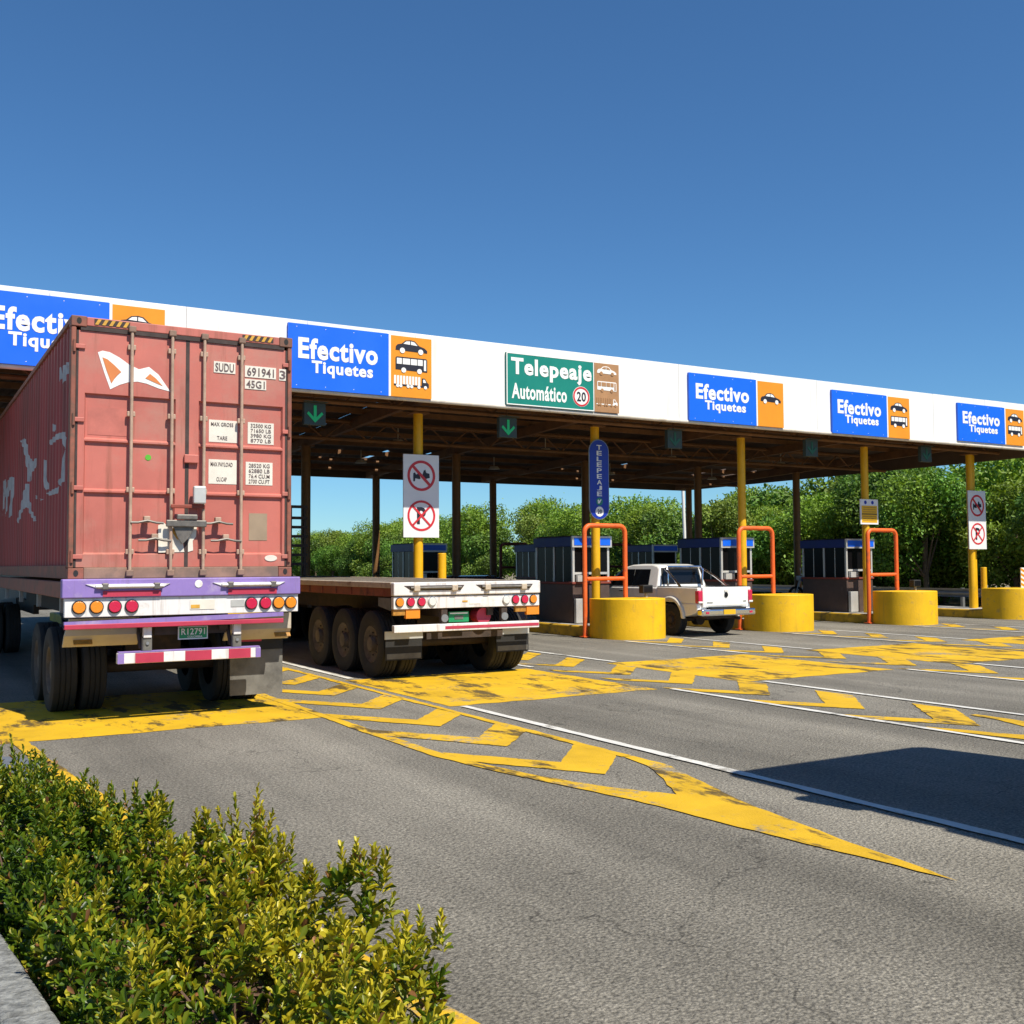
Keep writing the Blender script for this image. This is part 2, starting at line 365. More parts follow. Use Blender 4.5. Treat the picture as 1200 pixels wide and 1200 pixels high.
BLUE3 = pm('capsule_sign_blue', (0.004, 0.028, 0.36), 0.4, var=0.06)
BASEB = pm('booth_base_brown', (0.085, 0.055, 0.045), 0.55, var=0.2, vscale=3, dirt=((0.2, 0.17, 0.14), 0.6, 4, 0.5))
ALU = pm('aluminium_frame', (0.55, 0.55, 0.53), 0.4, metal=0.3, var=0.12)
RUSTRED = pm('red_brown_trim', (0.24, 0.05, 0.03), 0.6, var=0.2)
ORANGE = pm('orange_tube_paint', (0.75, 0.125, 0.018), 0.5, var=0.12, vscale=4, dirt=((0.30, 0.08, 0.035), 0.54, 6, 0.75))
GLASS = glass_mat('dark_glass', (0.008, 0.009, 0.012), 0.1); GLASS.node_tree.nodes['Principled BSDF'].inputs['Specular IOR Level'].default_value = 0.3; GLASSB = glass_mat('booth_glass', (0.006, 0.006, 0.007), 0.25); GLASSB.node_tree.nodes['Principled BSDF'].inputs['Specular IOR Level'].default_value = 0.12
BLACK = pm('black_rubber', (0.016, 0.016, 0.016), 0.75, var=0.25, vscale=8, bump=0.2)
TYRE = pm('dusty_tyre_rubber', (0.020, 0.019, 0.018), 0.85, var=0.35, vscale=5, dirt=((0.055, 0.047, 0.038), 0.54, 3, 0.5))
RIM = pm('dirty_wheel_steel', (0.105, 0.08, 0.058), 0.7, var=0.35, vscale=6, dirt=((0.05, 0.035, 0.025), 0.5, 5, 0.7))
UNDER = pm('greasy_chassis_steel', (0.05, 0.035, 0.028), 0.75, var=0.4, vscale=5, dirt=((0.13, 0.075, 0.04), 0.55, 4, 0.6))
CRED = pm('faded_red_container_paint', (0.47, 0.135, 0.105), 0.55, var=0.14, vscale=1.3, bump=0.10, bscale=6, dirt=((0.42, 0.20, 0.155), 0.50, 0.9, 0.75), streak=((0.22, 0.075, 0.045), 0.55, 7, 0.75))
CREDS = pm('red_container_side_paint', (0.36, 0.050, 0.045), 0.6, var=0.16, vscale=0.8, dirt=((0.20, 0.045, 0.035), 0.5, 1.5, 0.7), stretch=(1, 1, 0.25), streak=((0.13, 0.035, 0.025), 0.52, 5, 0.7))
CPOST = pm('rust_stained_post_paint', (0.26, 0.085, 0.055), 0.65, var=0.25, vscale=4, dirt=((0.13, 0.075, 0.05), 0.47, 5, 0.85))
CSILL = pm('grimy_sill_paint', (0.26, 0.16, 0.115), 0.75, var=0.25, vscale=4, dirt=((0.15, 0.11, 0.085), 0.45, 3, 0.8))
ROD = pm('dusty_galvanised_rod', (0.44, 0.30, 0.22), 0.6, var=0.22, vscale=6, dirt=((0.30, 0.20, 0.14), 0.5, 9, 0.7))
GASKET = pm('black_door_gasket', (0.05, 0.035, 0.032), 0.8, var=0.4, vscale=8)
LOCKM = pm('grey_lock_steel', (0.17, 0.155, 0.14), 0.5, metal=0.5, var=0.3, vscale=12)
PLATEW = pm('yellowed_white_decal', (0.70, 0.66, 0.58), 0.6, var=0.08, vscale=6, dirt=((0.5, 0.3, 0.22), 0.62, 9, 0.6))
PEEL = pm('peeling_white_letters', (0.46, 0.44, 0.43), 0.7, var=0.2, vscale=5, dirt=((0.28, 0.10, 0.09), 0.55, 6, 0.8))
DECALT = pm('faded_black_print', (0.13, 0.09, 0.09), 0.7, var=0.3, vscale=20)
LOGO_O = pm('emblem_orange', (0.62, 0.20, 0.055), 0.55, var=0.08)
HAZY = pm('hazard_yellow', (0.62, 0.33, 0.04), 0.6, var=0.25, vscale=9)
GREYTAPE = pm('beige_plaque', (0.33, 0.245, 0.165), 0.6, var=0.15)
GREEND = pm('green_dot', (0.10, 0.42, 0.03), 0.5, var=0.1)
PURPLE = pm('purple_trailer_paint', (0.25, 0.17, 0.46), 0.6, var=0.15, vscale=2.5, dirt=((0.45, 0.38, 0.50), 0.54, 3, 0.7), streak=((0.16, 0.12, 0.16), 0.56, 9, 0.6))
TWHITE = pm('white_trailer_paint', (0.74, 0.72, 0.72), 0.5, var=0.08, vscale=3, dirt=((0.42, 0.35, 0.29), 0.55, 3, 0.7), streak=((0.30, 0.22, 0.16), 0.53, 11, 0.7))
TRED = pm('crimson_trailer_paint', (0.44, 0.035, 0.075), 0.5, var=0.15, vscale=3, dirt=((0.55, 0.3, 0.35), 0.64, 4, 0.5))
CREAM = pm('cream_mudguard_paint', (0.50, 0.44, 0.35), 0.6, var=0.12, vscale=3, dirt=((0.28, 0.22, 0.16), 0.55, 3, 0.7))
FLAPG = pm('grey_mud_flap', (0.15, 0.145, 0.13), 0.8, var=0.3, vscale=4, dirt=((0.07, 0.065, 0.06), 0.5, 3, 0.7))
DECKW = pm('worn_deck_edge', (0.50, 0.42, 0.33), 0.7, var=0.2, vscale=3, dirt=((0.2, 0.12, 0.08), 0.52, 4, 0.8))
RAILR = pm('rusty_red_side_rail', (0.23, 0.055, 0.03), 0.7, var=0.3, vscale=3, dirt=((0.08, 0.04, 0.03), 0.5, 4, 0.8))
WOOD = pm('trailer_deck_planks', (0.19, 0.16, 0.125), 0.85, var=0.3, vscale=4, dirt=((0.1, 0.07, 0.05), 0.5, 3, 0.7))
LAMB = lamp_mat('amber_lamp_lens', (0.78, 0.25, 0.015)); LRED = lamp_mat('red_lamp_lens', (0.55, 0.015, 0.06)); LWHT = lamp_mat('clear_lamp_lens', (0.7, 0.7, 0.68))
CHROME = pm('chrome', (0.75, 0.75, 0.76), 0.15, metal=1.0, var=0.04)
CARW = pm('white_car_paint', (0.78, 0.77, 0.74), 0.25, var=0.02, vscale=1, coat=0.6)
CARD = pm('dark_blue_car_paint', (0.008, 0.010, 0.022), 0.25, var=0.02, vscale=1, coat=0.8)
ARCHP = pm('pale_fender_plastic', (0.66, 0.63, 0.56), 0.45, var=0.05)
PLATEG = pm('plate_green', (0.012, 0.26, 0.09), 0.5, var=0.1); PLATEY = pm('plate_yellow', (0.72, 0.42, 0.01), 0.5, var=0.05)
AMBR = pm('amber_reflector', (0.40, 0.19, 0.03), 0.4, var=0.3, vscale=25)
TRUNK = pm('bark', (0.13, 0.095, 0.065), 0.9, var=0.35, vscale=8, bump=0.6, bscale=30)
TREELEAF = leaf_mat('thicket_leaf', 0.5, 0.30); HEDGELEAF = leaf_mat('hedge_leaf', 0.38, 0.30)
TWIG = pm('hedge_twig', (0.12, 0.07, 0.045), 0.85, var=0.3, vscale=20)
LITTER = pm('dead_leaf', (0.28, 0.13, 0.06), 0.8, var=0.4, vscale=30)
GALV = pm('galvanised_rail', (0.30, 0.31, 0.32), 0.45, metal=0.6, var=0.15)
BUSP = pm('cream_truck_paint', (0.62, 0.60, 0.54), 0.4, var=0.05, coat=0.3)
def emis_mat(name, col, s):
    m = bpy.data.materials.new(name); nt, b = nodes_of(m)
    b.inputs['Base Color'].default_value = (*col, 1); b.inputs['Emission Color'].default_value = (*col, 1); b.inputs['Emission Strength'].default_value = s
    return m
GLED = emis_mat('green_signal_led', (0.01, 0.40, 0.13), 0.10)
GOFF = pm('unlit_signal_led', (0.012, 0.10, 0.055), 0.5, var=0.1)
SIGBOX = pm('signal_housing', (0.035, 0.055, 0.05), 0.6, var=0.2)

# ------------------------------------------------------------------ ground, road and road markings
K = 1.0542
def IX(n): return 10.205 + 4.870 * n            # axis of toll island n
_edge = random.Random(5)
def ragged(poly, step=0.11, a=0.011):
    out = []
    for (x0, y0), (x1, y1) in zip(poly, poly[1:] + poly[:1]):
        d = math.hypot(x1 - x0, y1 - y0); n = max(1, min(90, int(d / step)))
        for i in range(n):
            t = i / n; j = _edge.uniform(-a, a) if i else 0
            out.append((x0 + (x1 - x0) * t - (y1 - y0) / max(d, 1e-6) * j, y0 + (y1 - y0) * t + (x1 - x0) / max(d, 1e-6) * j))
    return out
def sheet(name, poly, z, mat, parent=None, kind=None):
    if parent is not None and mat in (YPAINT, YPAINT2, WPAINT): poly = ragged(poly)
    me = bpy.data.meshes.new(name); me.from_pydata([(x, y, z) for x, y in poly], [], [tuple(range(len(poly)))])
    bm = bmesh.new(); bm.from_mesh(me); bmesh.ops.recalc_face_normals(bm, faces=bm.faces)
    for f in bm.faces:
        if f.normal.z < 0: f.normal_flip()
    bm.to_mesh(me); bm.free()
    o = link(name, me, mat, parent)
    if kind: o['kind'] = kind
    return o

ground = sheet('ground', [(-900, -900), (900, -900), (900, 900), (-900, 900)], -0.05, DIRT, kind='structure')
road = sheet('road', [(-40, -40), (32.5, -40), (32.5, 160), (-40, 160)], 0.0, ASPHALT, kind='structure')

BAND0, BAND1 = 11.05 * K, 14.35 * K
def jag(x0, x1, y0, y1, seed, n=14, a=0.03):
    q = random.Random(seed); top = []; bot = []
    for i in range(n + 1):
        x = x0 + (x1 - x0) * i / n
        bot.append((x, y0 + q.uniform(-a, a))); top.append((x, y1 + q.uniform(-a, a)))
    return bot + top[::-1]
# wide yellow bands across each lane
for n in range(-1, 5):
    x0 = IX(n - 1) + 0.62 if n > -1 else 0.60
    x1 = IX(n) - 1.02
    sheet('yellow_cross_band', jag(x0, x1, BAND0 + 0.03 * n, BAND1 + 0.03 * n, 40 + n), 0.004, YPAINT2, road)
sheet('yellow_cross_band', jag(IX(4) + 0.62, 32.4, BAND0, BAND1, 77), 0.004, YPAINT2, road)
# chevron gores in front of every island
for n in range(-1, 5):
    c = IX(n); q = random.Random(300 + n)
    def J(a=0.012): return q.uniform(-a, a)
    def LX(y):      # inner limits of the gore (left, right) at a distance y
        pts = [(3.6, -0.27), (6.0, -0.56), (7.2, -0.83), (8.3, -1.0), (30, -1.0)]
        for (a, b), (a2, b2) in zip(pts, pts[1:]):
            if y <= a2: return b + (b2 - b) * (max(y, a) - a) / (a2 - a)
    def RX(y):
        pts = [(3.6, -0.27), (4.92, -0.07), (5.74, 0.10), (6.9, 0.46), (30, 0.50)]
        for (a, b), (a2, b2) in zip(pts, pts[1:]):
            if y <= a2: return b + (b2 - b) * (max(y, a) - a) / (a2 - a)
    def W(dx, y): return (c + dx * K, y * K)
    ws = 0.12 if n == -1 else 0.10
    # solid nose with its two arms
    nose = [W(-0.27, 3.6)]
    for y in (4.3, 4.92, 5.35, 5.74, 6.3, 6.9, 7.35): nose.append(W(RX(y) + J(), y))
    nose += [W(RX(7.35) - 0.09, 7.36), W(0.30, 6.95), W(0.12, 6.55), W(-0.19, 5.97), W(-0.45, 6.42), W(LX(7.05) + ws, 7.06)]
    for y in (7.05, 6.5, 6.0, 5.4, 4.8, 4.2): nose.append(W(LX(y) + J(), y))
    sheet('gore_nose', nose, 0.008, YPAINT, road)
    # left edge stripe
    ys = [7.05 + 0.6 * i for i in range(19)]
    ys = [y for y in ys if y <= 17.9]
    le = [W(LX(y) + J(), y) for y in ys] + [W(LX(y) + ws + J(), y) for y in reversed(ys)]
    if n == -1: sheet('gore_edge_stripe', le, 0.008, YPAINT, road)
    ys = [7.37 + 0.75 * i for i in range(15)]
    re_ = [W(RX(y) - 0.09 + J(), y) for y in ys] + [W(RX(y) + J(), y) for y in reversed(ys)]
    if n == -1: sheet('gore_edge_stripe', re_, 0.0082, YPAINT, road)
    for k in range(8):
        yv = 6.86 + 1.46 * k + J(0.05)
        xv = -0.20
        t = 0.58 - 0.02 * k + J(0.04)
        l_in, r_in = LX(yv + 1.3) + (ws + 0.002 if n == -1 else 0.2), RX(yv + 0.7) - (0.092 if n == -1 else -0.18)
        sl, sr = 1.62, 1.10
        poly = [W(xv + J(), yv), W(r_in, yv + sr * (r_in - xv) * 1.0), W(r_in, yv + sr * (r_in - xv) + t * 1.08),
                W(xv - 0.01 + J(), yv + t), W(l_in, yv + sl * (xv - l_in) + t * 0.8), W(l_in, yv + sl * (xv - l_in))]
        sheet('chevron_stripe', poly, 0.0075, YPAINT, road)
    # white lane lines beside the gore, painted over by the cross bands
    for ya, yb in ((-12, 11.55), (15.25, 19.2)):
        xs = [c + (0.71 if n == -1 else 0.83)] + ([] if n == -1 else [c - 0.89])
        for x in xs: sheet('white_lane_line', [(x, ya), (x + 0.10, ya), (x + 0.10, yb), (x, yb)], 0.012, WPAINT, road)
# yellow edge line beside the planted median
def PL(pts, y):
    for (a, b), (a2, b2) in zip(pts, pts[1:]):
        if y <= a2 or (a2, b2) == pts[-1]: return b + (b2 - b) * (y - a) / (a2 - a)
def MX(y): return PL([(-3, 2.70), (3.48, 1.97), (7.65, 1.50), (9.02, 1.40), (10.16, 1.28), (11.7, 1.2)], y) - 0.15       # kerb-side yellow line, flares towards the camera
ys = [11.6, 10.5, 9.6, 8.6, 7.6, 6.6, 5.6, 4.6, 3.6, 2.6, 1.6, 0.6, -1, -3]
sheet('yellow_edge_line', [(MX(y), y) for y in ys] + [(MX(y) + 0.15, y) for y in reversed(ys)], 0.008, YPAINT, road)

# ------------------------------------------------------------------ planted median with kerbs and hedge
def KL(y): return 0.39 - 0.09 * (y - 5.05)                 # inner edge of the left kerb
def KR(y): return PL([(-3, 1.38), (3.2, 1.42), (4.6, 1.30), (5.4, 1.20), (6.2, 1.03), (7.4, 0.90), (8.4, 0.86)], y)                              # inner edge of the right kerb
med = thing('planted_median', (0, 0, 0), 'raised roadside planter with weathered concrete kerbs around the leafy hedge', 'planter')
def strip(fa, fb, ys, z0, z1):
    b = MB()
    vs = []; fs = []
    for y in ys: vs += [(fa(y), y, z0), (fb(y), y, z0), (fb(y), y, z1), (fa(y), y, z1)]
    for i in range(len(ys) - 1):
        a = 4*i; c = 4*(i+1)
        for k in range(4): fs.append((a+k, a+(k+1) % 4, c+(k+1) % 4, c+k))
    fs += [(0, 1, 2, 3), tuple(4*(len(ys)-1)+k for k in (3, 2, 1, 0))]
    return b.add(vs, fs)
kj = [-2.0, -0.5, 0.6, 1.7, 2.8, 3.9, 5.0, 6.1, 7.2, 8.3]
for a, b in zip(kj, kj[1:]):
    strip(lambda y: KL(y) - 0.165, KL, [a + 0.006, (a + b) / 2, b - 0.006], -0.02, 0.28 + rnd.uniform(-0.006, 0.006)).build('kerb_stone', KERBC, med, bevel=0.022, seg=3)
    strip(KR, lambda y: KR(y) + 0.15, [a + 0.006, (a + b) / 2, b - 0.006], -0.02, 0.19 + rnd.uniform(-0.005, 0.005)).build('kerb_stone', WKERB, med, bevel=0.02, seg=3)
strip(KL, KR, [-2, 0, 2, 4, 6, 8.3], -0.02, 0.13).build('soil_bed', SOIL, med)
nose = []
for i in range(13):
    t = math.pi * i / 12
    nose.append((0.50 + 0.54 * math.cos(t), 9.25 + 0.50 * math.sin(t)))
nose += [(-0.04, 8.306), (1.02, 8.306)]
MB().prism(nose, -0.02, 0.20, 'z').build('concrete_nose', pm('shaded_slab_concrete', (0.10, 0.115, 0.14), 0.85, var=0.35, vscale=7, bump=0.8, bscale=50), med, bevel=0.03, seg=3)  # slab's shade is put into its darker, bluer concrete colour
sheet('footpath', [(-3.2, -20), (KL(-2) - 0.18, -20), (KL(-2) - 0.18, -2), (KL(8.3) - 0.175, 8.3), (-3.2, 8.3)], 0.006, CONC, road)

def leaf_cloud(name, pos, nrm, up, size, aspect, colour, mat, parent, fold=0.25, kind='stuff'):
    """many small folded leaves as one mesh: pos (n,3) base, nrm leaf normal, up leaf direction"""
    n = len(pos)
    up = up / np.linalg.norm(up, axis=1, keepdims=True)
    side = np.cross(up, nrm); side /= np.maximum(np.linalg.norm(side, axis=1, keepdims=True), 1e-6)
    nn = np.cross(side, up)
    L = size[:, None]; Wd = L * aspect
    def pt(f, w, lift): return pos + up * L * f + side * Wd * w + nn * (Wd * abs(w) * 2 * fold + L * lift)
    V = np.stack([pt(0, 0, 0), pt(0.42, 0.40, 0.02), pt(0.80, 0.42, 0.0), pt(1.0, 0, -0.08), pt(0.80, -0.42, 0.0), pt(0.42, -0.40, 0.02)], axis=1).reshape(-1, 3)
    idx = np.arange(n) * 6
    F = np.stack([np.stack([idx, idx + 2, idx + 1], 1), np.stack([idx, idx + 3, idx + 2], 1), np.stack([idx, idx + 4, idx + 3], 1), np.stack([idx, idx + 5, idx + 4], 1)], 1).reshape(-1, 3)
    me = bpy.data.meshes.new(name)
    me.vertices.add(len(V)); me.vertices.foreach_set('co', V.astype(np.float32).ravel())
    me.loops.add(len(F) * 3); me.loops.foreach_set('vertex_index', F.astype(np.int32).ravel())
    me.polygons.add(len(F)); me.polygons.foreach_set('loop_start', (np.arange(len(F)) * 3).astype(np.int32)); me.polygons.foreach_set('loop_total', np.full(len(F), 3, np.int32))
    me.update(calc_edges=True)
    at = me.color_attributes.new('leaf_colour', 'FLOAT_COLOR', 'POINT')
    C = np.ones((n, 6, 4), np.float32); C[:, :, :3] = colour[:, None, :]
    at.data.foreach_set('color', C.ravel())
    me.validate()
    o = link(name, me, mat, parent)
    if kind: o['kind'] = kind
    return o

rg = np.random.default_rng(5)
hedge = thing('hedge', (0.9, 5.0, 0.13), 'low clipped hedge of glossy yellow-green leaves in the roadside planter', 'hedge')
HO = np.array([0.9, 5.0, 0.13])
def HR(y):                                                   # right-hand limit of the leaves
    pts = [(0, 1.15), (2.6, 1.22), (3.2, 1.60), (3.65, 1.46), (4.6, 1.36), (5.4, 1.22), (6.2, 1.02), (6.8, 0.90), (8.3, 0.78)]
    for (a, b), (a2, b2) in zip(pts, pts[1:]):
        if y <= a2: return b + (b2 - b) * (y - a) / (a2 - a)
    return 0.78
bushes = []
_yb = 2.1
while _yb < 8.1:
    _w = HR(_yb) - KL(_yb)
    for _k in range(max(2, int(_w / 0.23))):
        bushes.append((KL(_yb) + 0.10 + (_w - 0.14) * (_k + rg.uniform(0.1, 0.9)) / max(2, int(_w / 0.23)), _yb + rg.uniform(-0.12, 0.12), (0.62 if _yb < 5.2 else 0.53) * rg.uniform(0.76, 1.18) - 0.10 * max(0, 3.0 - _yb), rg.uniform(0.10, 0.175)))
    _yb += 0.22
BUSH = np.array(bushes)
def hedge_top(x, y):
    d2 = ((BUSH[:, 0] - x) ** 2 + (BUSH[:, 1] - y) ** 2) / BUSH[:, 3] ** 2
    return float(np.max(BUSH[:, 2] * (1 - 0.42 * np.minimum(d2, 2.0))))
def shoot_leaves(P, D, length, nl, lsize, hue, acc):
    """leaves set spirally round a shoot from P along D"""
    D = D / np.linalg.norm(D)
    a = np.cross(D, [0.3, 0.8, 0.5]); a /= np.linalg.norm(a); b = np.cross(D, a)
    ph = rg.uniform(0, 6.28)
    for i in range(nl):
        t = (i + 0.5) / nl
        ang = ph + i * 2.4
        rad = a * math.cos(ang) + b * math.sin(ang)
        el = 0.35 + 0.95 * t + rg.uniform(-0.2, 0.2)
        up = rad * math.cos(el) + D * math.sin(el)
        nrm = D * math.cos(el) - rad * math.sin(el) + rg.normal(0, 0.15, 3)
        acc[0].append(P + D * length * t); acc[1].append(nrm); acc[2].append(up)
        s = lsize * (1.12 - 0.45 * t) * rg.uniform(0.8, 1.2); acc[3].append(s)
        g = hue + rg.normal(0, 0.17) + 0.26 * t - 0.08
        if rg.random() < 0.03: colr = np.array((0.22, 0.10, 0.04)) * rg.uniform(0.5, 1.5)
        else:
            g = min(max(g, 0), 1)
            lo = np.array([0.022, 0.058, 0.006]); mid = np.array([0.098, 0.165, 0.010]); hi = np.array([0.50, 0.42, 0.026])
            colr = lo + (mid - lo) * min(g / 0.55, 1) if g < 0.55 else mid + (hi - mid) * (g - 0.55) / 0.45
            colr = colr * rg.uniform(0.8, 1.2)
        acc[4].append(colr)
acc = [[], [], [], [], []]; twigs = MB()
nshoot = 0
while nshoot < 5000:
    y = rg.uniform(2.2, 8.15); xl, xr = KL(y) + 0.04, HR(y)
    x = rg.uniform(xl, xr); top = hedge_top(x, y)
    u = rg.random()
    edge = min(x - xl, xr - x)
    if u < 0.62: z = top - abs(rg.normal(0, 0.06)) - 0.12 * math.exp(-edge / 0.06)
    elif u < 0.74: z = rg.uniform(0.16, max(0.2, top - 0.06))
    else:
        x = xl + abs(rg.normal(0, 0.05)) if rg.random() < 0.6 else xr - abs(rg.normal(0, 0.05)); z = rg.uniform(0.16, max(0.2, top - 0.03))
    dirv = np.array([(x - (xl + xr) / 2) * 0.9, rg.normal(0, 0.3), 1.0]) + rg.normal(0, 0.30, 3)
    near = 1.0 if y < 4.6 else 0.0
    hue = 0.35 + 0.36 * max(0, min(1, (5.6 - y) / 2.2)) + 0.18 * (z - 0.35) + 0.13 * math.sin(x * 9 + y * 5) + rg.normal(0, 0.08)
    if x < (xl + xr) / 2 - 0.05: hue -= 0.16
    P = np.array([x, y, z - 0.05]); Ln = rg.uniform(0.05, 0.10)
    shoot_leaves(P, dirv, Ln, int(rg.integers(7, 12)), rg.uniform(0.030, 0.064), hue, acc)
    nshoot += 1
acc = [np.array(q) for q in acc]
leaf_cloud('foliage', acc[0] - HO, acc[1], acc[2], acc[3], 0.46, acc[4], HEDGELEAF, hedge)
# inner stems
for i in range(230):
    y = rg.uniform(2.9, 8.0); x = rg.uniform(KL(y) + 0.14, HR(y) - 0.14); zt = hedge_top(x, y) - 0.1
    p0 = np.array([x, y, 0.12]) - HO; 
    for k in range(2):
        zt = max(zt, 0.3)
        q1 = p0 + [rg.normal(0, 0.04), rg.normal(0, 0.05), (zt - 0.12) * 0.5]; q2 = q1 + [rg.normal(0, 0.04), rg.normal(0, 0.05), (zt - 0.12) * 0.4]
        twigs.tube([p0, q1, q2], 0.0045, 4)
tw = twigs.build('stems', TWIG, hedge); tw['kind'] = 'stuff'
# tall single shoots that stand out above the clipped top
tall = [(0.60, 6.25, 0.42), (0.64, 6.1, 0.34), (0.50, 6.4, 0.30), (0.42, 6.2, 0.26), (0.56, 6.5, 0.22), (0.90, 5.90, 0.26), (0.94, 5.75, 0.2), (1.06, 5.45, 0.26), (1.12, 5.25, 0.22), (1.34, 4.55, 0.30), (1.36, 4.45, 0.24), (1.50, 3.45, 0.16), (1.56, 3.2, 0.14), (1.44, 3.75, 0.16), (1.28, 4.75, 0.16), (1.37, 4.2, 0.2), (1.36, 3.95, 0.14)]
for i_ in rg.choice(len(BUSH), 58, replace=False):
    tall.append((BUSH[i_, 0] + rg.normal(0, 0.03), BUSH[i_, 1] + rg.normal(0, 0.03), rg.uniform(0.07, 0.17)))
for x, y, h in tall:
    sa = [[], [], [], [], []]; zt = max(hedge_top(x, y) - 0.05, 0.42 if y > 5 else 0.46)
    for k in range(3 if h < 0.2 else 7):
        D = np.array([rg.normal(0, 0.16), rg.normal(0, 0.16), 1.0])
        shoot_leaves(np.array([x + rg.normal(0, 0.025), y + rg.normal(0, 0.025), zt]), D, h * rg.uniform(0.75, 1.1), int(14 + h * 40), 0.045, 0.5 if y > 5 else 0.74, sa)
    sa = [np.array(q) for q in sa]
    s = leaf_cloud('shoot', sa[0] - HO, sa[1], sa[2], sa[3], 0.44, sa[4], HEDGELEAF, hedge, kind=None); s['kind'] = 'stuff'
# fallen leaves on the soil beside the left kerb
lp = []
for i in range(420):
    y = rg.uniform(2.4, 6.5); lp.append((KL(y) + abs(rg.normal(0.04, 0.07)) - 0.02, y, 0.135 + rg.uniform(0, 0.02)))
lp = np.array(lp); n_ = len(lp)
lcol = np.array([0.24, 0.11, 0.05]) * rg.uniform(0.4, 1.5, (n_, 1)) + rg.normal(0, 0.015, (n_, 3))
lt = leaf_cloud('leaf_litter', lp, np.tile([0, 0, 1.0], (n_, 1)) + rg.normal(0, 0.4, (n_, 3)), rg.normal(0, 1, (n_, 3)) * [1, 1, 0.2], rg.uniform(0.03, 0.055, n_), 0.5, np.clip(lcol, 0.01, 1), HEDGELEAF, None)
tag(lt, 'brown fallen leaves on the soil along the left kerb', 'leaf litter', kind='stuff')

# ------------------------------------------------------------------ toll islands
YROW = (21.5, 29.0, 35.3)
ILAB = ['yellow toll island hidden behind the red container, leftmost of the islands', 'yellow toll island behind the flatbed trailer, under the tall no-parking sign post',
        'yellow toll island with rounded nose left of the white pickup', 'yellow toll island with rounded nose right of the white pickup',
        'yellow toll island with rounded nose below the small yellow notice', 'yellow toll island with rounded nose at the right edge, rightmost of all']
for n in range(-1, 5):
    c = IX(n)
    t = thing('toll_island', (c, 19.1 * K, 0), ILAB[n + 1], 'traffic island', 'yellow toll islands')
    r = 0.80 * K; h = 0.93
    poly = [(r * math.cos(math.pi + math.pi * i / 24), r * math.sin(math.pi + math.pi * i / 24)) for i in range(25)] + [(r, 0.45), (-r, 0.45)]
    MB().prism(poly, -0.02, h, 'z').build('rounded_nose', YISL, t, bevel=0.015, smooth=True)
    MB().box(-r, r, 0.452, 17.5, -0.02, 0.26).build('kerb', YKERB, t, bevel=0.03)
    MB().box(-r + 0.13, r - 0.13, 0.6, 17.3, 0.20, 0.266).build('island_top', CONC, t)

# ------------------------------------------------------------------ toll canopy
FY, FZ0, FZ1 = 19.87, 5.165, 6.61
XL, XR, YB = -9.5, 30.6, 36.4
can = thing('toll_canopy', (10, 20, 0), 'long white-fronted toll plaza canopy on rows of columns with brown steel underside', 'canopy')
CO = Vector((10, 20, 0))
def cb(x0, x1, y0, y1, z0, z1): return MB().box(x0 - 10, x1 - 10, y0 - 20, y1 - 20, z0, z1)
def ctube(p0, p1, r, n=8): return MB().cyl(Vector(p0) - CO, Vector(p1) - CO, r, n=n)
fx = [XL + (XR - XL) * i / 17 for i in range(18)]
for a, b in zip(fx, fx[1:]):
    jz = rnd.uniform(-0.014, 0.0)
    cb(a + 0.004, b - 0.004, FY + rnd.uniform(0, 0.006), FY + 0.10, FZ0 + 0.02, FZ1 + jz).build('fascia_panel', WHITEP, can)
    o = MB().cyl((a - 10 + 0.001, FY - 20 + 0.02, FZ0 + 0.045), (b - 10 - 0.001, FY - 20 + 0.02, FZ0 + 0.045), 0.05, n=10).build('fascia_lip', LIP, can, smooth=True)
    cb(a + 0.001, b - 0.001, FY + 0.02, FY + 0.15, FZ1 - 0.05, FZ1 - 0.002).build('fascia_coping', WHITEP, can)
cb(XL, XR, FY + 0.102, FY + 0.16, FZ0 + 0.05, FZ1 - 0.1).build('fascia_backing', ROOFS, can)
# corrugated roof, one sheet run per bay, with a few missing scraps that let the sky through
def zroof(y): return 5.86 - (y - FY) * 0.030
bays = [XL] + [IX(n) for n in range(-4, 5) if XL < IX(n) < XR] + [XR]
for bi, (a, b) in enumerate(zip(bays, bays[1:])):
    q = random.Random(900 + bi)
    nx = max(4, int((b - a) / 0.095)); ysr = [FY + 0.17, 23.0, 26.0, 26.4, 27.6, 31.4, 31.75, 34.0, YB]
    vs = []; fs = []
    for y in ysr:
        for i in range(nx + 1): vs.append((a - 0.04 + (b - a + 0.08) * i / nx - 10, y - 20, zroof(y) + (0.022 if i % 2 else -0.022) + 0.003 * (bi % 2)))
    for j in range(len(ysr) - 1):
        for i in range(nx):
            hole = j == 6 and i % 17 == 5 and q.random() < 0.6
            if not hole: fs.append((j*(nx+1)+i, j*(nx+1)+i+1, (j+1)*(nx+1)+i+1, (j+1)*(nx+1)+i))
    MB().add(vs, fs).build('roof_sheet', ROOFS, can)
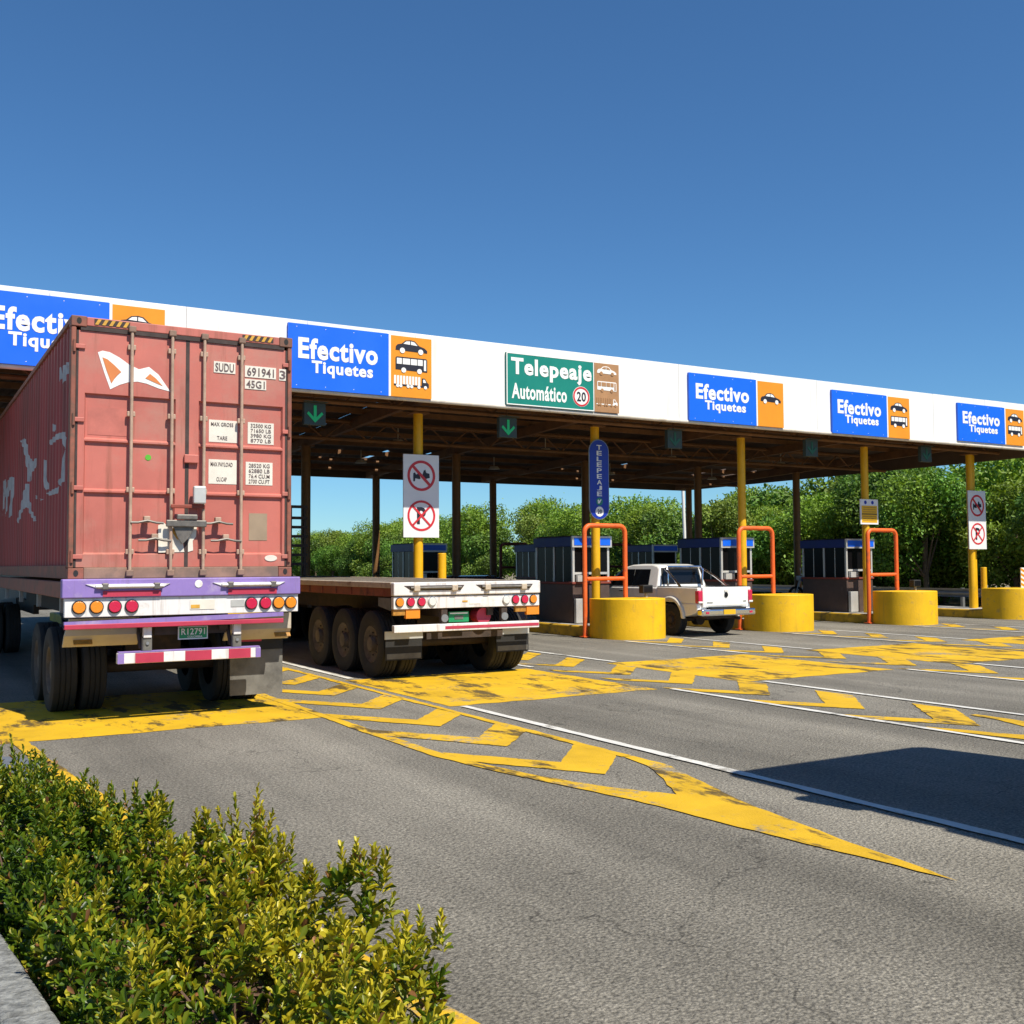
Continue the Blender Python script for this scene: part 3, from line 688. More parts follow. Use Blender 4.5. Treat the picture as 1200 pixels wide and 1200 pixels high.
# purlins across, rafters along, front lattice girder, edge boards
for y in (20.35, 22.9, 24.6, 26.3, 28.0, 30.0, 31.9, 33.7, 35.6):
    cb(XL + 0.1, XR - 0.1, y - 0.035, y + 0.035, zroof(y) - 0.17, zroof(y) - 0.03).build('purlin', STEEL, can)
for n in range(-4, 5):
    x = IX(n)
    if not XL < x < XR: continue
    m = MB()
    vs = [(x - 10 + dx, y - 20, zroof(y) - dz) for y in (FY + 0.2, YB - 0.3) for (dx, dz) in ((-0.07, 0.175), (0.07, 0.175), (0.07, 0.42), (-0.07, 0.42))]
    m.add(vs, [(0, 1, 2, 3), (4, 7, 6, 5), (0, 4, 5, 1), (1, 5, 6, 2), (2, 6, 7, 3), (3, 7, 4, 0)]).build('rafter', STEEL, can)
GY = 20.95
for yg, zb, zt in ((GY, 5.20, 5.62), (25.4, 4.98, 5.45), (32.6, 4.92, 5.2)):
    ctube((XL + 0.2, yg, zt), (XR - 0.2, yg, zt), 0.045).build('girder_chord', STEEL, can)
    ctube((XL + 0.2, yg, zb), (XR - 0.2, yg, zb), 0.05).build('girder_chord', STEEL, can)
    if yg < 30:
        x = XL + 0.3; k = 0
        while x < XR - 0.8:
            ctube((x, yg, zb if k % 2 else zt), (x + 0.6, yg, zt if k % 2 else zb), 0.022, 6).build('girder_diagonal', STEEL, can)
            x += 0.6; k += 1
cb(XL, XR, YB - 0.02, YB + 0.05, 4.97, 5.75).build('rear_edge_board', ROOFS, can)
m = MB(); m.box(XR - 0.05 - 10, XR + 0.02 - 10, FY + 0.17 - 20, YB - 0.03 - 20, 5.0, 5.80); m.build('side_edge_board', ROOFS, can)
cb(XL, XL + 0.06, FY + 0.17, YB - 0.03, 5.0, 5.8).build('side_edge_board', ROOFS, can)
for ri, yr in enumerate(YROW):
    for n in range(-4, 5):
        x = IX(n)
        if not XL < x < XR: continue
        z1 = 5.16 if ri == 0 else zroof(yr) - 0.42
        mt = YCOL if ri == 0 and n >= -1 else BCOL
        col = ctube((x, yr, 0.2), (x, yr, z1), 0.11 if ri == 0 else 0.135, 18).build('column', mt, can, smooth=True)
        cb(x - 0.2, x + 0.2, yr - 0.2, yr + 0.2, z1, z1 + 0.03).build('cap_plate', STEEL, col)
        if ri > 0: cb(x - 0.19, x + 0.19, yr - 0.19, yr + 0.19, 0.26, 0.60).build('column_base', BCOL, col, bevel=0.03)
c4 = IX(4)
ctube((c4 + 0.30, YROW[0] + 0.15, 0.2), (c4 + 0.30, YROW[0] + 0.15, 5.16), 0.10, 16).build('column', YCOL, can, smooth=True)
# flat lamps hung under the roof
for n in range(-1, 4):
    for (dx, y, z) in ((1.9, 26.8, 5.15), (2.6, 31.2, 5.0)):
        b = MB(); x = IX(n) + dx - 10
        b.cyl((x, y - 20, z), (x, y - 20, z + 0.09), 0.20, 0.13, n=16); b.cyl((x, y - 20, z + 0.09), (x, y - 20, z + 0.42), 0.015, n=6)
        b.build('hanging_lamp', CREAM, can, smooth=True)

# ------------------------------------------------------------------ fascia signs
def car_shape(parent, cx, cz, w, y, m1, m2):
    s = w / 2.0
    def T(p): return [(cx + a * s, cz + b * s) for a, b in p]
    body = MB().prism(T([(-1, -.16), (-.98, .05), (-.86, .17), (-.62, .22), (-.38, .42), (-.05, .47), (.22, .42), (.48, .18), (.82, .08), (1, -.06), (1, -.2)]), y - 0.006, y, 'y').build('car_symbol', m1, parent)
    for p in ([(-.52, .22), (-.34, .37), (-.1, .40), (-.1, .2)], [(-.04, .2), (-.04, .40), (.18, .36), (.38, .17)]):
        MB().prism(T(p), y - 0.012, y - 0.0065, 'y').build('symbol_window', m2, body)
    for wx in (-.58, .58):
        MB().disc_y(cx + wx * s, cz - .17 * s, .16 * s, y - 0.012, y - 0.0065, 14).build('symbol_wheel', m2, body)
    return body
def bus_shape(parent, cx, cz, w, y, m1, m2):
    s = w / 2.0
    def T(p): return [(cx + a * s, cz + b * s) for a, b in p]
    body = MB().prism(T([(-1, -.32), (-1, .34), (-.93, .42), (.93, .42), (1, .34), (1, -.36)]), y - 0.006, y, 'y').build('bus_symbol', m1, parent)
    for x0, x1, z0, z1 in ((-.93, -.62, .0, .34), (-.56, -.1, .0, .34), (-.05, .33, .0, .34), (.38, .7, .0, .34), (.78, .92, -.28, .34)):
        MB().prism(T([(x0, z0), (x1, z0), (x1, z1), (x0, z1)]), y - 0.012, y - 0.0065, 'y').build('symbol_window', m2, body)
    for wx in (-.5, .5):
        MB().disc_y(cx + wx * s, cz - .34 * s, .15 * s, y - 0.012, y - 0.0065, 14).build('symbol_wheel', m2, body)
def truck_shape(parent, cx, cz, w, y, m1, m2):
    s = w / 2.0
    def T(p): return [(cx + a * s, cz + b * s) for a, b in p]
    body = MB().prism(T([(-1, -.12), (.58, -.12), (.6, .28), (.78, .28), (.9, .08), (1, .0), (1, -.2), (-1, -.2)]), y - 0.006, y, 'y').build('truck_symbol', m1, parent)
    for i in range(9):
        x0 = -1 + i * .172
        MB().prism(T([(x0, -.11), (x0 + .12, -.11), (x0 + .12, .33), (x0, .33)]), y - 0.008, y - 0.001 if i else y - 0.0012, 'y').build('cargo_slat', m2, body)
    MB().prism(T([(.66, .05), (.84, .05), (.76, .22), (.66, .22)]), y - 0.012, y - 0.0065, 'y').build('symbol_window', m2, body)
    for wx in (-.8, -.62, -.2, .0, .42, .8):
        MB().disc_y(cx + wx * s, cz - .2 * s, .09 * s, y - 0.012, y - 0.0065, 12).build('symbol_wheel', m2, body)

def toll_sign(x0, x1, x2, z0, z1, label, syms, green=False):
    t = thing('toll_sign', (x0, FY - 0.03, z0), label, 'sign', 'signs along the canopy fascia')
    w1, w2, h = x1 - x0, x2 - x0, z1 - z0
    gap = 0.05 if not green else 0.012
    p = MB().box(0, w1, -0.03, 0.03, 0, h).build('main_panel', SGREEN if green else SBLUE, t)
    q = MB().box(w1 + gap, w2, -0.028, 0.03, 0.0, h - 0.02).build('symbol_panel', SBROWN if green else SORANGE, t)
    if not green:
        MB().box(w1 + 0.001, w1 + gap - 0.001, -0.026, 0.03, 0, h).build('white_divider', SWHITE, t)
        text('lettering', 'Efectivo', SWHITE, p, w1 * 0.49, -0.033, h * 0.63, w1 * 0.79, h * 0.33, 0.036)
        text('lettering', 'Tiquetes', SWHITE, p, w1 * 0.53, -0.033, h * 0.325, w1 * 0.61, h * 0.25, 0.034)
        for bx in (0.08, 0.36, 0.64, 0.92):
            for bz in (0.05, 0.95): MB().disc_y(w1 * bx, h * bz, 0.008, -0.036, -0.0302, 8).build('bolt', SWHITE, p)
    else:
        for a in ((0.0, w1, -0.034, -0.0302, 0, 0.022), (0.0, w1, -0.034, -0.0302, h - 0.022, h), (0, 0.022, -0.034, -0.0302, 0.024, h - 0.024), (w1 - 0.022, w1, -0.034, -0.0302, 0.024, h - 0.024)):
            MB().box(*a).build('white_border', SWHITE, p)
        text('lettering', 'Telepeaje', SWHITE, p, w1 * 0.51, -0.033, h * 0.70, w1 * 0.92, h * 0.42, 0.034)
        text('lettering', 'Automático', SWHITE, p, w1 * 0.365, -0.033, h * 0.27, w1 * 0.62, h * 0.30, 0.028)
        d = MB().disc_y(w1 * 0.845, h * 0.27, 0.235, -0.035, -0.0303, 28).build('speed_disc', SWHITE, p)
        MB().disc_y(w1 * 0.845, h * 0.27, 0.225, -0.040, -0.0353, 28, r_in=0.185).build('red_ring', SRED, d)
        text('digit', '2', SDARK, d, w1 * 0.845 - 0.065, -0.038, h * 0.27, 0.115, 0.22, 0.02); text('digit', '0', SDARK, d, w1 * 0.845 + 0.065, -0.038, h * 0.27, 0.12, 0.22, 0.02)
    cx = (w1 + gap + w2) / 2; sw = (w2 - w1 - gap) * 0.78
    m1, m2 = (SDARK, SWHITE) if not green else (SWHITE, SBROWN)
    for kind, fz in syms:
        {'car': car_shape, 'bus': bus_shape, 'truck': truck_shape}[kind](q, cx, h * fz, sw if kind != 'truck' else sw * 1.1, -0.0285, m1, m2)
    return t
toll_sign(1.16, 3.28, 4.25, 5.24, 6.50, 'blue cash lane sign with a lone car symbol, above the red container', [('car', 0.72)])
toll_sign(6.60, 8.74, 9.72, 5.23, 6.52, 'blue cash lane sign whose orange panel shows car, bus and truck', [('car', 0.80), ('bus', 0.53), ('truck', 0.24)])
toll_sign(11.55, 13.89, 14.60, 5.26, 6.42, 'green automatic toll sign with a round speed limit twenty', [('car', 0.82), ('bus', 0.52), ('truck', 0.20)], True)
toll_sign(16.72, 18.93, 19.88, 5.24, 6.42, 'blue cash lane sign with a lone car symbol, above the white pickup', [('car', 0.60)])
toll_sign(21.67, 23.83, 24.77, 5.22, 6.39, 'blue cash lane sign with car and bus symbols, above the small yellow notice', [('car', 0.72), ('bus', 0.40)])
toll_sign(26.90, 29.10, 30.05, 5.30, 6.42, 'blue cash lane sign cut by the right edge of the photo', [('car', 0.72), ('bus', 0.40)])

# ------------------------------------------------------------------ green arrow lane signals
sig = thing('lane_signal', (7.35, 20.35, 4.60), 'square green arrow lane signal beside the red container', 'lane signal', 'green arrow lane signals')
MB().box(-0.23, 0.23, 0, 0.12, 0, 0.46).build('housing', SIGBOX, sig, bevel=0.01)
MB().box(-0.25, 0.25, -0.10, 0.0, 0.462, 0.475).build('visor', SIGBOX, sig)
MB().cyl((0, 0.06, 0.46), (0, 0.06, 0.80), 0.02, n=8).build('bracket', STEEL, sig)
ap = [(-0.03, 0.40), (0.03, 0.40), (0.03, 0.16), (0.14, 0.27), (0.175, 0.225), (0, 0.05), (-0.175, 0.225), (-0.14, 0.27), (-0.03, 0.16)]
MB().prism(ap, -0.012, -0.002, 'y').build('arrow', GLED, sig)
for x, z, l in ((11.9, 4.60, 'square green arrow lane signal below the green automatic toll sign'), (16.7, 4.60, 'square green arrow lane signal left of the column beside the pickup'),
             (21.45, 4.62, 'square green arrow lane signal below the car and bus sign'), (26.15, 4.68, 'square green arrow lane signal nearest the right edge')):
    sg = copy_thing(sig, (x, 20.35, z), l, 'green arrow lane signals')
    if x > 13:
        for ch in sg.children:
            if ch.name.startswith('arrow'): ch.data = ch.data.copy(); ch.data.materials.clear(); ch.data.materials.append(GOFF)

# ------------------------------------------------------------------ signs on the columns
def no_sign(x, y, z, label, w=0.88, h=1.86):
    t = thing('prohibition_sign', (x, y, z), label, 'sign', 'no overtaking and no parking signs')
    p = MB().box(-w/2, w/2, 0, 0.03, 0, h).build('panel', SBACK, t)
    zc = h * 0.745
    MB().disc_y(0, zc, 0.345, -0.006, -0.001, 36, r_in=0.285).build('red_ring', SRED, p)
    a = math.radians(-45); c, s = math.cos(a), math.sin(a)
    def rot(pts, cz): return [(u*c - v*s, cz + u*s + v*c) for u, v in pts]
    # dark vehicle figures behind the red bar
    m = MB().prism([(-0.20, zc - 0.13), (-0.20, zc + 0.05), (-0.16, zc + 0.07), (-0.13, zc + 0.02), (-0.06, zc + 0.06), (-0.02, zc - 0.06), (-0.05, zc - 0.08), (-0.15, zc - 0.06), (-0.16, zc - 0.13)], -0.005, -0.001, 'y').build('figure', SDARK, p)
    MB().prism([(0.02, zc + 0.00), (0.06, zc + 0.12), (0.10, zc + 0.14), (0.12, zc + 0.07), (0.20, zc + 0.05), (0.21, zc - 0.04), (0.10, zc - 0.07)], -0.005, -0.001, 'y').build('figure', SDARK, p)
    MB().prism(rot([(-0.29, -0.032), (0.29, -0.032), (0.29, 0.032), (-0.29, 0.032)], zc), -0.0105, -0.0065, 'y').build('red_bar', SRED, p)
    zc = h * 0.262
    MB().disc_y(0, zc, 0.345, -0.006, -0.001, 36, r_in=0.295).build('red_ring', SRED, p)
    text('lettering', 'P', SDARK, p, 0.0, -0.003, zc, 0.22, 0.38, 0.03)
    for sgn, yy in ((1, -0.0105), (-1, -0.0112)):
        def rot2(pts): return [(u*c - v*s*sgn if sgn > 0 else u*c + v*s, zc + (u*s*sgn) + v*c) for u, v in pts]
        MB().prism(rot2([(-0.295, -0.022), (0.295, -0.022), (0.295, 0.022), (-0.295, 0.022)]), yy, -0.0065, 'y').build('red_bar', SRED, p)
    for zz in (0.4, 1.45): MB().box(-0.13, 0.13, 0.031, 0.055, zz, zz + 0.05).build('clamp', GALV, t)
    return t
no_sign(IX(0), YROW[0] - 0.17, 2.36, 'tall white no-parking sign panel on the column behind the flatbed trailer')
no_sign(c4 + 0.10, YROW[0] - 0.17, 2.14, 'tall white no-parking sign panel on the double column near the right edge', 0.86)

t = thing('capsule_sign', (IX(1) + 0.02, YROW[0] - 0.15, 2.84), 'tall blue rounded sign with vertical lettering on the column left of the pickup', 'sign')
def capsule(w, h, n=12):
    r = w/2; P = []
    for i in range(n + 1): a = math.pi * i / n; P.append((r * math.cos(a), h - r + r * math.sin(a)))
    for i in range(n + 1): a = math.pi + math.pi * i / n; P.append((r * math.cos(a), r + r * math.sin(a)))
    return P
MB().prism(capsule(0.60, 2.0), 0, 0.03, 'y').build('rim', GALV, t)
p = MB().prism([(x, z + 0.018) for x, z in capsule(0.565, 1.964)], -0.006, -0.0005, 'y').build('panel', BLUE3, t)
for i, ch in enumerate('TELEPEAJE'):
    text('lettering', ch, SWHITE, p, 0.0, -0.010, 1.80 - i * 0.145, 0.15, 0.115, 0.02)
d = MB().disc_y(0, 0.45, 0.10, -0.010, -0.0065, 20).build('green_disc', SGREEN, p)
MB().prism([(-0.05, 0.40), (0.0, 0.40), (0.06, 0.50), (0.02, 0.50), (-0.01, 0.46), (-0.03, 0.50), (-0.06, 0.49)], -0.014, -0.0105, 'y').build('white_mark', SWHITE, d)
d = MB().disc_y(0, 0.20, 0.125, -0.010, -0.0065, 24).build('white_disc', SWHITE, p)
text('digit', '2', SDARK, d, -0.034, -0.012, 0.20, 0.058, 0.11, 0.02); text('digit', '0', SDARK, d, 0.034, -0.012, 0.20, 0.06, 0.11, 0.02)
MB().box(-0.1, 0.1, 0.031, 0.06, 0.5, 0.56).build('clamp', GALV, t); MB().box(-0.1, 0.1, 0.031, 0.06, 1.4, 1.46).build('clamp', GALV, t)

t = thing('notice_board', (IX(3), YROW[0] - 0.15, 2.86), 'small white and yellow notice on the column above an orange frame', 'sign')
p = MB().box(-0.38, 0.38, 0, 0.03, 0, 0.74).build('panel', SBACK, t)
MB().box(-0.33, 0.33, -0.004, -0.001, 0.05, 0.55).build('yellow_field', PLATEY, p)
MB().box(-0.33, 0.33, -0.0075, -0.0045, 0.29, 0.315).build('dark_rule', SDARK, p)
for zz in (0.36, 0.43, 0.49, 0.10, 0.16, 0.22):
    MB().box(-0.27, 0.27, -0.0075, -0.0045, zz, zz + 0.018).build('text_line', AMBR, p)
MB().disc_y(-0.16, 0.645, 0.055, -0.004, -0.001, 16).build('blue_mark', BLUE3, p); MB().disc_y(0.14, 0.645, 0.055, -0.004, -0.001, 16).build('blue_mark', BLUE3, p)

# ------------------------------------------------------------------ orange guard frames, bollards, booths
def frame_thing(x, y, label, mat=ORANGE, z0=0.02, zt=2.66, grp='orange guard frames on the islands'):
    t = thing('tubular_barrier', (x, y, z0), label, 'barrier', grp)
    xa, xb, r, R_ = -0.93, 0.26, 0.058, 0.17; H = zt - z0
    pts = [(xa, 0, 0)] + [(xa, 0, H - R_)] + [(xa + R_ - R_*math.cos(math.pi/2*i/6), 0, H - R_ + R_*math.sin(math.pi/2*i/6)) for i in range(1, 7)]
    pts += [(xb - R_ + R_*math.sin(math.pi/2*i/6), 0, H - R_ + R_*math.cos(math.pi/2*i/6)) for i in range(0, 7)] + [(xb, 0, 0)]
    MB().tube(pts, r, 12).build('hoop', mat, t, smooth=True)
    MB().cyl((xa + 0.05, 0, 1.37), (xb - 0.05, 0, 1.37), 0.048, n=12).build('crossbar', mat, t, smooth=True)
    MB().box(xa - 0.10, xa + 0.10, -0.10, 0.10, 0.0, 0.02).build('base_plate', mat, t)
    return t
FYY = 19.1 * K + 0.50
f1 = frame_thing(IX(1), FYY, 'orange tubular guard frame on the island left of the pickup')
copy_thing(f1, (IX(2), FYY, 0.02), 'orange tubular guard frame on the island right of the pickup')
copy_thing(f1, (IX(3), FYY, 0.02), 'orange tubular guard frame below the small yellow notice')
f2 = frame_thing(IX(2) + 0.4, 33.8, 'dark red guard frame far behind the pickup under the canopy', RUSTRED, 0.26, 2.5, 'dark red guard frames at the far side')
copy_thing(f2, (IX(3) + 0.4, 33.8, 0.26), 'dark red guard frame far behind the frame right of the pickup', 'dark red guard frames at the far side')

def bollard(x, y, h, label):
    t = thing('bollard', (x, y, 0.26), label, 'bollard', 'short yellow bollards')
    MB().cyl((0, 0, 0), (0, 0, h), 0.095, n=16).build('post', YCOL, t, smooth=True, bevel=0.012)
    MB().cyl((0, 0, 0), (0, 0, 0.03), 0.15, n=16).build('base_flange', YKERB, t)
bollard(IX(0) + 0.55, 21.4, 1.75, 'short yellow bollard standing beside the sign column behind the flatbed')
bollard(c4 + 0.72, 21.6, 1.30, 'short yellow bollard beside the double column near the right edge')

def booth(x, y, label, blue=BLUE2, grp='toll booths on the islands'):
    t = thing('toll_booth', (x, y, 0.262), label, 'toll booth', grp)
    w, l, hs, ht = 1.12, 1.75, 0.98, 2.16
    MB().box(0, w, 0, l, 0, hs).build('base_panel', BASEB, t, bevel=0.01)
    MB().box(-0.03, w + 0.03, -0.03, l + 0.03, hs + 0.002, hs + 0.055).build('sill', RUSTRED, t, bevel=0.008)
    posts = [(0, 0), (w - 0.06, 0), (0, l - 0.06), (w - 0.06, l - 0.06), (0, l * 0.5 - 0.03), (w - 0.06, l * 0.5 - 0.03)]
    for (px, py) in posts: MB().box(px, px + 0.06, py, py + 0.06, hs + 0.056, 1.92).build('post', ALU, t)
    for ya, yb in ((0.062, l * 0.5 - 0.032), (l * 0.5 + 0.032, l - 0.062)):
        for px in (0.02, w - 0.04):
            g = MB().box(px, px + 0.012, ya, yb, hs + 0.057, 1.918).build('window_pane', GLASSB, t)
            MB().box(px - 0.004, px + 0.016, (ya + yb)/2 - 0.012, (ya + yb)/2 + 0.012, hs + 0.058, 1.917).build('mullion', ALU, g)
    MB().box(0.062, w - 0.062, 0.02, 0.032, hs + 0.30, 1.918).build('window_pane', GLASSB, t)
    MB().box(0.062, w - 0.062, 0.005, 0.045, hs + 0.24, hs + 0.298).build('transom', ALU, t)
    MB().box(0.062, w - 0.062, l - 0.032, l - 0.02, hs + 0.057, 1.918).build('window_pane', GLASSB, t)
    MB().box(-0.04, w + 0.04, 0.0, l + 0.04, 1.922, ht).build('blue_fascia', blue, t, bevel=0.006)
    s = MB().box(-0.045, w + 0.045, -0.06, -0.002, 1.90, ht + 0.02).build('front_sign_frame', ALU, t)
    MB().box(0.01, w - 0.01, -0.072, -0.061, 1.95, ht - 0.03).build('front_sign_panel', SBLUE, s)
    MB().box(0.02, w - 0.02, 0.03, l - 0.02, ht + 0.001, ht + 0.035).build('roof', UNDER, t)
    MB().box(-0.01, 0.30, -0.16, -0.062, 0.02, 0.62).build('cabinet', ALU, t, bevel=0.01)
    MB().box(0.08, 0.40, -0.10, -0.005, hs + 0.06, hs + 0.22).build('tray', ALU, t, bevel=0.006)
    return t
BY = 21.85
b1 = booth(IX(1) - 0.46, BY, 'toll booth with dark windows and blue top left of the pickup')
copy_thing(b1, (IX(2) - 0.46, BY, 0.262), 'toll booth with blue top partly hidden behind the pickup')
copy_thing(b1, (IX(3) - 0.46, BY, 0.262), 'toll booth with blue top right of the pickup, below the small notice')
b2 = booth(IX(1) - 0.5, 31.0, 'far dark blue toll booth seen over the flatbed beside the no-parking sign', grp='far toll booths under the canopy')
copy_thing(b2, (IX(2) - 0.5, 31.0, 0.262), 'far dark blue toll booth just left of the nearest booth')
copy_thing(b2, (IX(3) - 0.5, 31.0, 0.262), 'far dark blue toll booth behind the pickup cab')

t = thing('white_pole', (31.75, 38.1, 0), 'thin white pole standing beyond the canopy between two brown columns', 'pole')
MB().tube([(0, 0, 0), (0.03, 0, 2.5), (-0.05, 0, 5.0), (-0.02, 0, 6.6)], 0.075, 10).build('shaft', SWHITE, t, smooth=True)
MB().box(-0.16, 0.16, -0.16, 0.16, -0.05, 0.12).build('footing', CONC, t)

def floodlight(x, y, z, label):
    t = thing('floodlight', (x, y, z), label, 'floodlight', 'small black floodlights on island noses')
    MB().box(-0.15, 0.15, -0.08, 0.10, 0.10, 0.30).build('housing', BLACK, t, bevel=0.02)
    MB().box(-0.12, 0.12, -0.086, -0.081, 0.13, 0.27).build('lens', GLASS, t)
    MB().box(-0.03, 0.03, -0.02, 0.02, 0, 0.10).build('bracket', GALV, t)
floodlight(IX(1) + 0.62, 19.1 * K + 0.15, 0.93, 'small black floodlight on the island nose left of the pickup')
floodlight(IX(3) + 0.62, 19.1 * K + 0.15, 0.93, 'small black floodlight on the island nose below the yellow notice')
t = thing('hazard_marker', (c4 + 0.46, 19.1 * K - 0.12, 0.93), 'striped orange and white hazard marker at the right edge of the photo', 'marker')
MB().box(-0.16, 0.16, 0, 0.025, 0.0, 0.62).build('board', SWHITE, t)
for i in range(4):
    z = 0.02 + i * 0.15
    MB().prism([(-0.16, z + 0.07), (0, z), (0.16, z + 0.07), (0.16, z + 0.14), (0, z + 0.075), (-0.16, z + 0.14)], -0.006, -0.001, 'y').build('stripe', SORANGE, t)

# ------------------------------------------------------------------ wheels
def tyre_profile(r, w):
    rr = r * 0.56
    pr = [(-w*0.42, rr), (-w*0.5, rr + (r-rr)*0.3), (-w*0.5, rr + (r-rr)*0.75), (-w*0.44, r*0.985)]
    x = -w*0.40; g = w*0.8/4
    for i in range(4):
        pr += [(x + 0.008, r), (x + g - 0.008, r)]
        if i < 3: pr += [(x + g - 0.006, r - 0.014), (x + g + 0.006, r - 0.014)]
        x += g
    pr += [(w*0.44, r*0.985), (w*0.5, rr + (r-rr)*0.75), (w*0.5, rr + (r-rr)*0.3), (w*0.42, rr)]
    return pr
def wheel(parent, x, y, r, w, side, rim=RIM, dish=0.10, n=32):
    """tyre with its own rim; side -1 faces left, +1 right"""
    ty = MB().lathe_x(tyre_profile(r, w), 0, 0, 0, n).build('wheel', TYRE, parent, smooth=True, loc=(x, y, r - 0.004))
    rr = r * 0.565; s = side
    pr = [(s*w*0.40, rr), (s*w*0.44, rr*0.96), (s*(w*0.40), rr*0.90), (s*(w*0.5 - dish), rr*0.78), (s*(w*0.5 - dish - 0.01), rr*0.42), (s*(w*0.5 - dish + 0.06), rr*0.36), (s*(w*0.5 - dish + 0.07), 0.0)]
    rm = MB().lathe_x(pr, 0, 0, 0, n).build('rim', rim, ty, smooth=True)
    nut = MB()
    for k in range(8):
        a = 2*math.pi*k/8; nut.cyl((s*(w*0.5-dish-0.005), rr*0.58*math.cos(a), rr*0.58*math.sin(a)), (s*(w*0.5-dish+0.02), rr*0.58*math.cos(a), rr*0.58*math.sin(a)), 0.014, n=6)
    nut.build('wheel_nuts', rim, ty)
    return ty

# ------------------------------------------------------------------ shipping container
W_, H_, L_ = 2.53, 2.925, 12.19
CX0, CY0, CZ0 = 1.655, 12.40, 1.615
ct = thing('shipping_container', (CX0, CY0, CZ0), 'weathered red shipping container with an orange and white emblem on its doors', 'shipping container')
def corr(y0, y1, z0, z1, x_out, x_in, name, mat):
    """trapezoid-corrugated wall in the YZ plane"""
    P = 0.278; vs = []; fs = []; y = y0; prof = []
    while y < y1 - 0.02:
        for (dy, x) in ((0.0, x_out), (0.072, x_out), (0.140, x_in), (0.210, x_in)):
            if y + dy < y1: prof.append((y + dy, x))
        y += P
    prof.append((y1, x_out))
    for (yy, x) in prof: vs += [(x, yy, z0), (x, yy, z1)]
    for i in range(len(prof)-1): fs.append((2*i, 2*i+2, 2*i+3, 2*i+1))
    return MB().add(vs, fs).build(name, mat, ct), prof
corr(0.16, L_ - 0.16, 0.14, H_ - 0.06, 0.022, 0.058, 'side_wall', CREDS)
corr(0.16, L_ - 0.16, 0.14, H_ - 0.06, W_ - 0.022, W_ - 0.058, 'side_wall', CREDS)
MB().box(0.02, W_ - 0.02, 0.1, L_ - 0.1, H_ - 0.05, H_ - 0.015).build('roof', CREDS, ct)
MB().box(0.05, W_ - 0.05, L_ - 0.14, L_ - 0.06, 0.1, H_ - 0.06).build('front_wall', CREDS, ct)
MB().box(0.06, W_ - 0.06, 0.3, L_ - 0.2, 0.10, 0.16).build('floor', UNDER, ct)
for x in (0.0, W_ - 0.06): MB().box(x, x + 0.06, 0.17, L_ - 0.17, 0.0, 0.15).build('bottom_rail', CPOST, ct, bevel=0.006)
for x in (0.0, W_ - 0.06): MB().box(x, x + 0.06, 0.17, L_ - 0.17, H_ - 0.065, H_ - 0.003).build('top_rail', CPOST, ct, bevel=0.006)
for x in (0.0, W_ - 0.058):
    for y in (0.0, L_ - 0.16): MB().box(x + 0.002, x + 0.056, y + 0.004, y + 0.158, 0.119, H_ - 0.119).build('corner_post', CPOST, ct, bevel=0.012)
for x in (0.0, W_ - 0.162):
    for y in (0.0, L_ - 0.178):
        for z in (0.0, H_ - 0.118):
            k = MB().box(x, x + 0.162, y - 0.006, y + 0.172, z, z + 0.118).build('corner_casting', CPOST, ct, bevel=0.008)
            if y == 0: MB().prism([(x + 0.081 + 0.026*math.cos(a*math.pi/8), z + 0.062 + 0.036*math.sin(a*math.pi/8)) for a in range(16)], -0.0085, -0.0062, 'y').build('casting_hole', BLACK, k)
hd = MB().box(0.163, W_ - 0.163, 0.0, 0.12, H_ - 0.105, H_ - 0.006).build('header', CRED, ct, bevel=0.008)
MB().box(0.1, W_ - 0.1, 0.004, 0.05, H_ - 0.155, H_ - 0.107).build('header_gasket', GASKET, ct)
for x0, dr in ((0.24, 1), (W_ - 0.62, 1)):
    MB().box(x0, x0 + 0.38, -0.004, -0.001, H_ - 0.085, H_ - 0.02).build('hazard_tape', GASKET, hd)
    for i in range(5):
        a = x0 + 0.005 + i * 0.075
        MB().prism([(a, H_ - 0.083), (a + 0.036, H_ - 0.083), (a + 0.070, H_ - 0.022), (a + 0.034, H_ - 0.022)], -0.008, -0.0045, 'y').build('hazard_stripe', HAZY, hd)
MB().box(0.163, W_ - 0.163, 0.0, 0.12, 0.0, 0.125).build('door_sill', CSILL, ct, bevel=0.008)

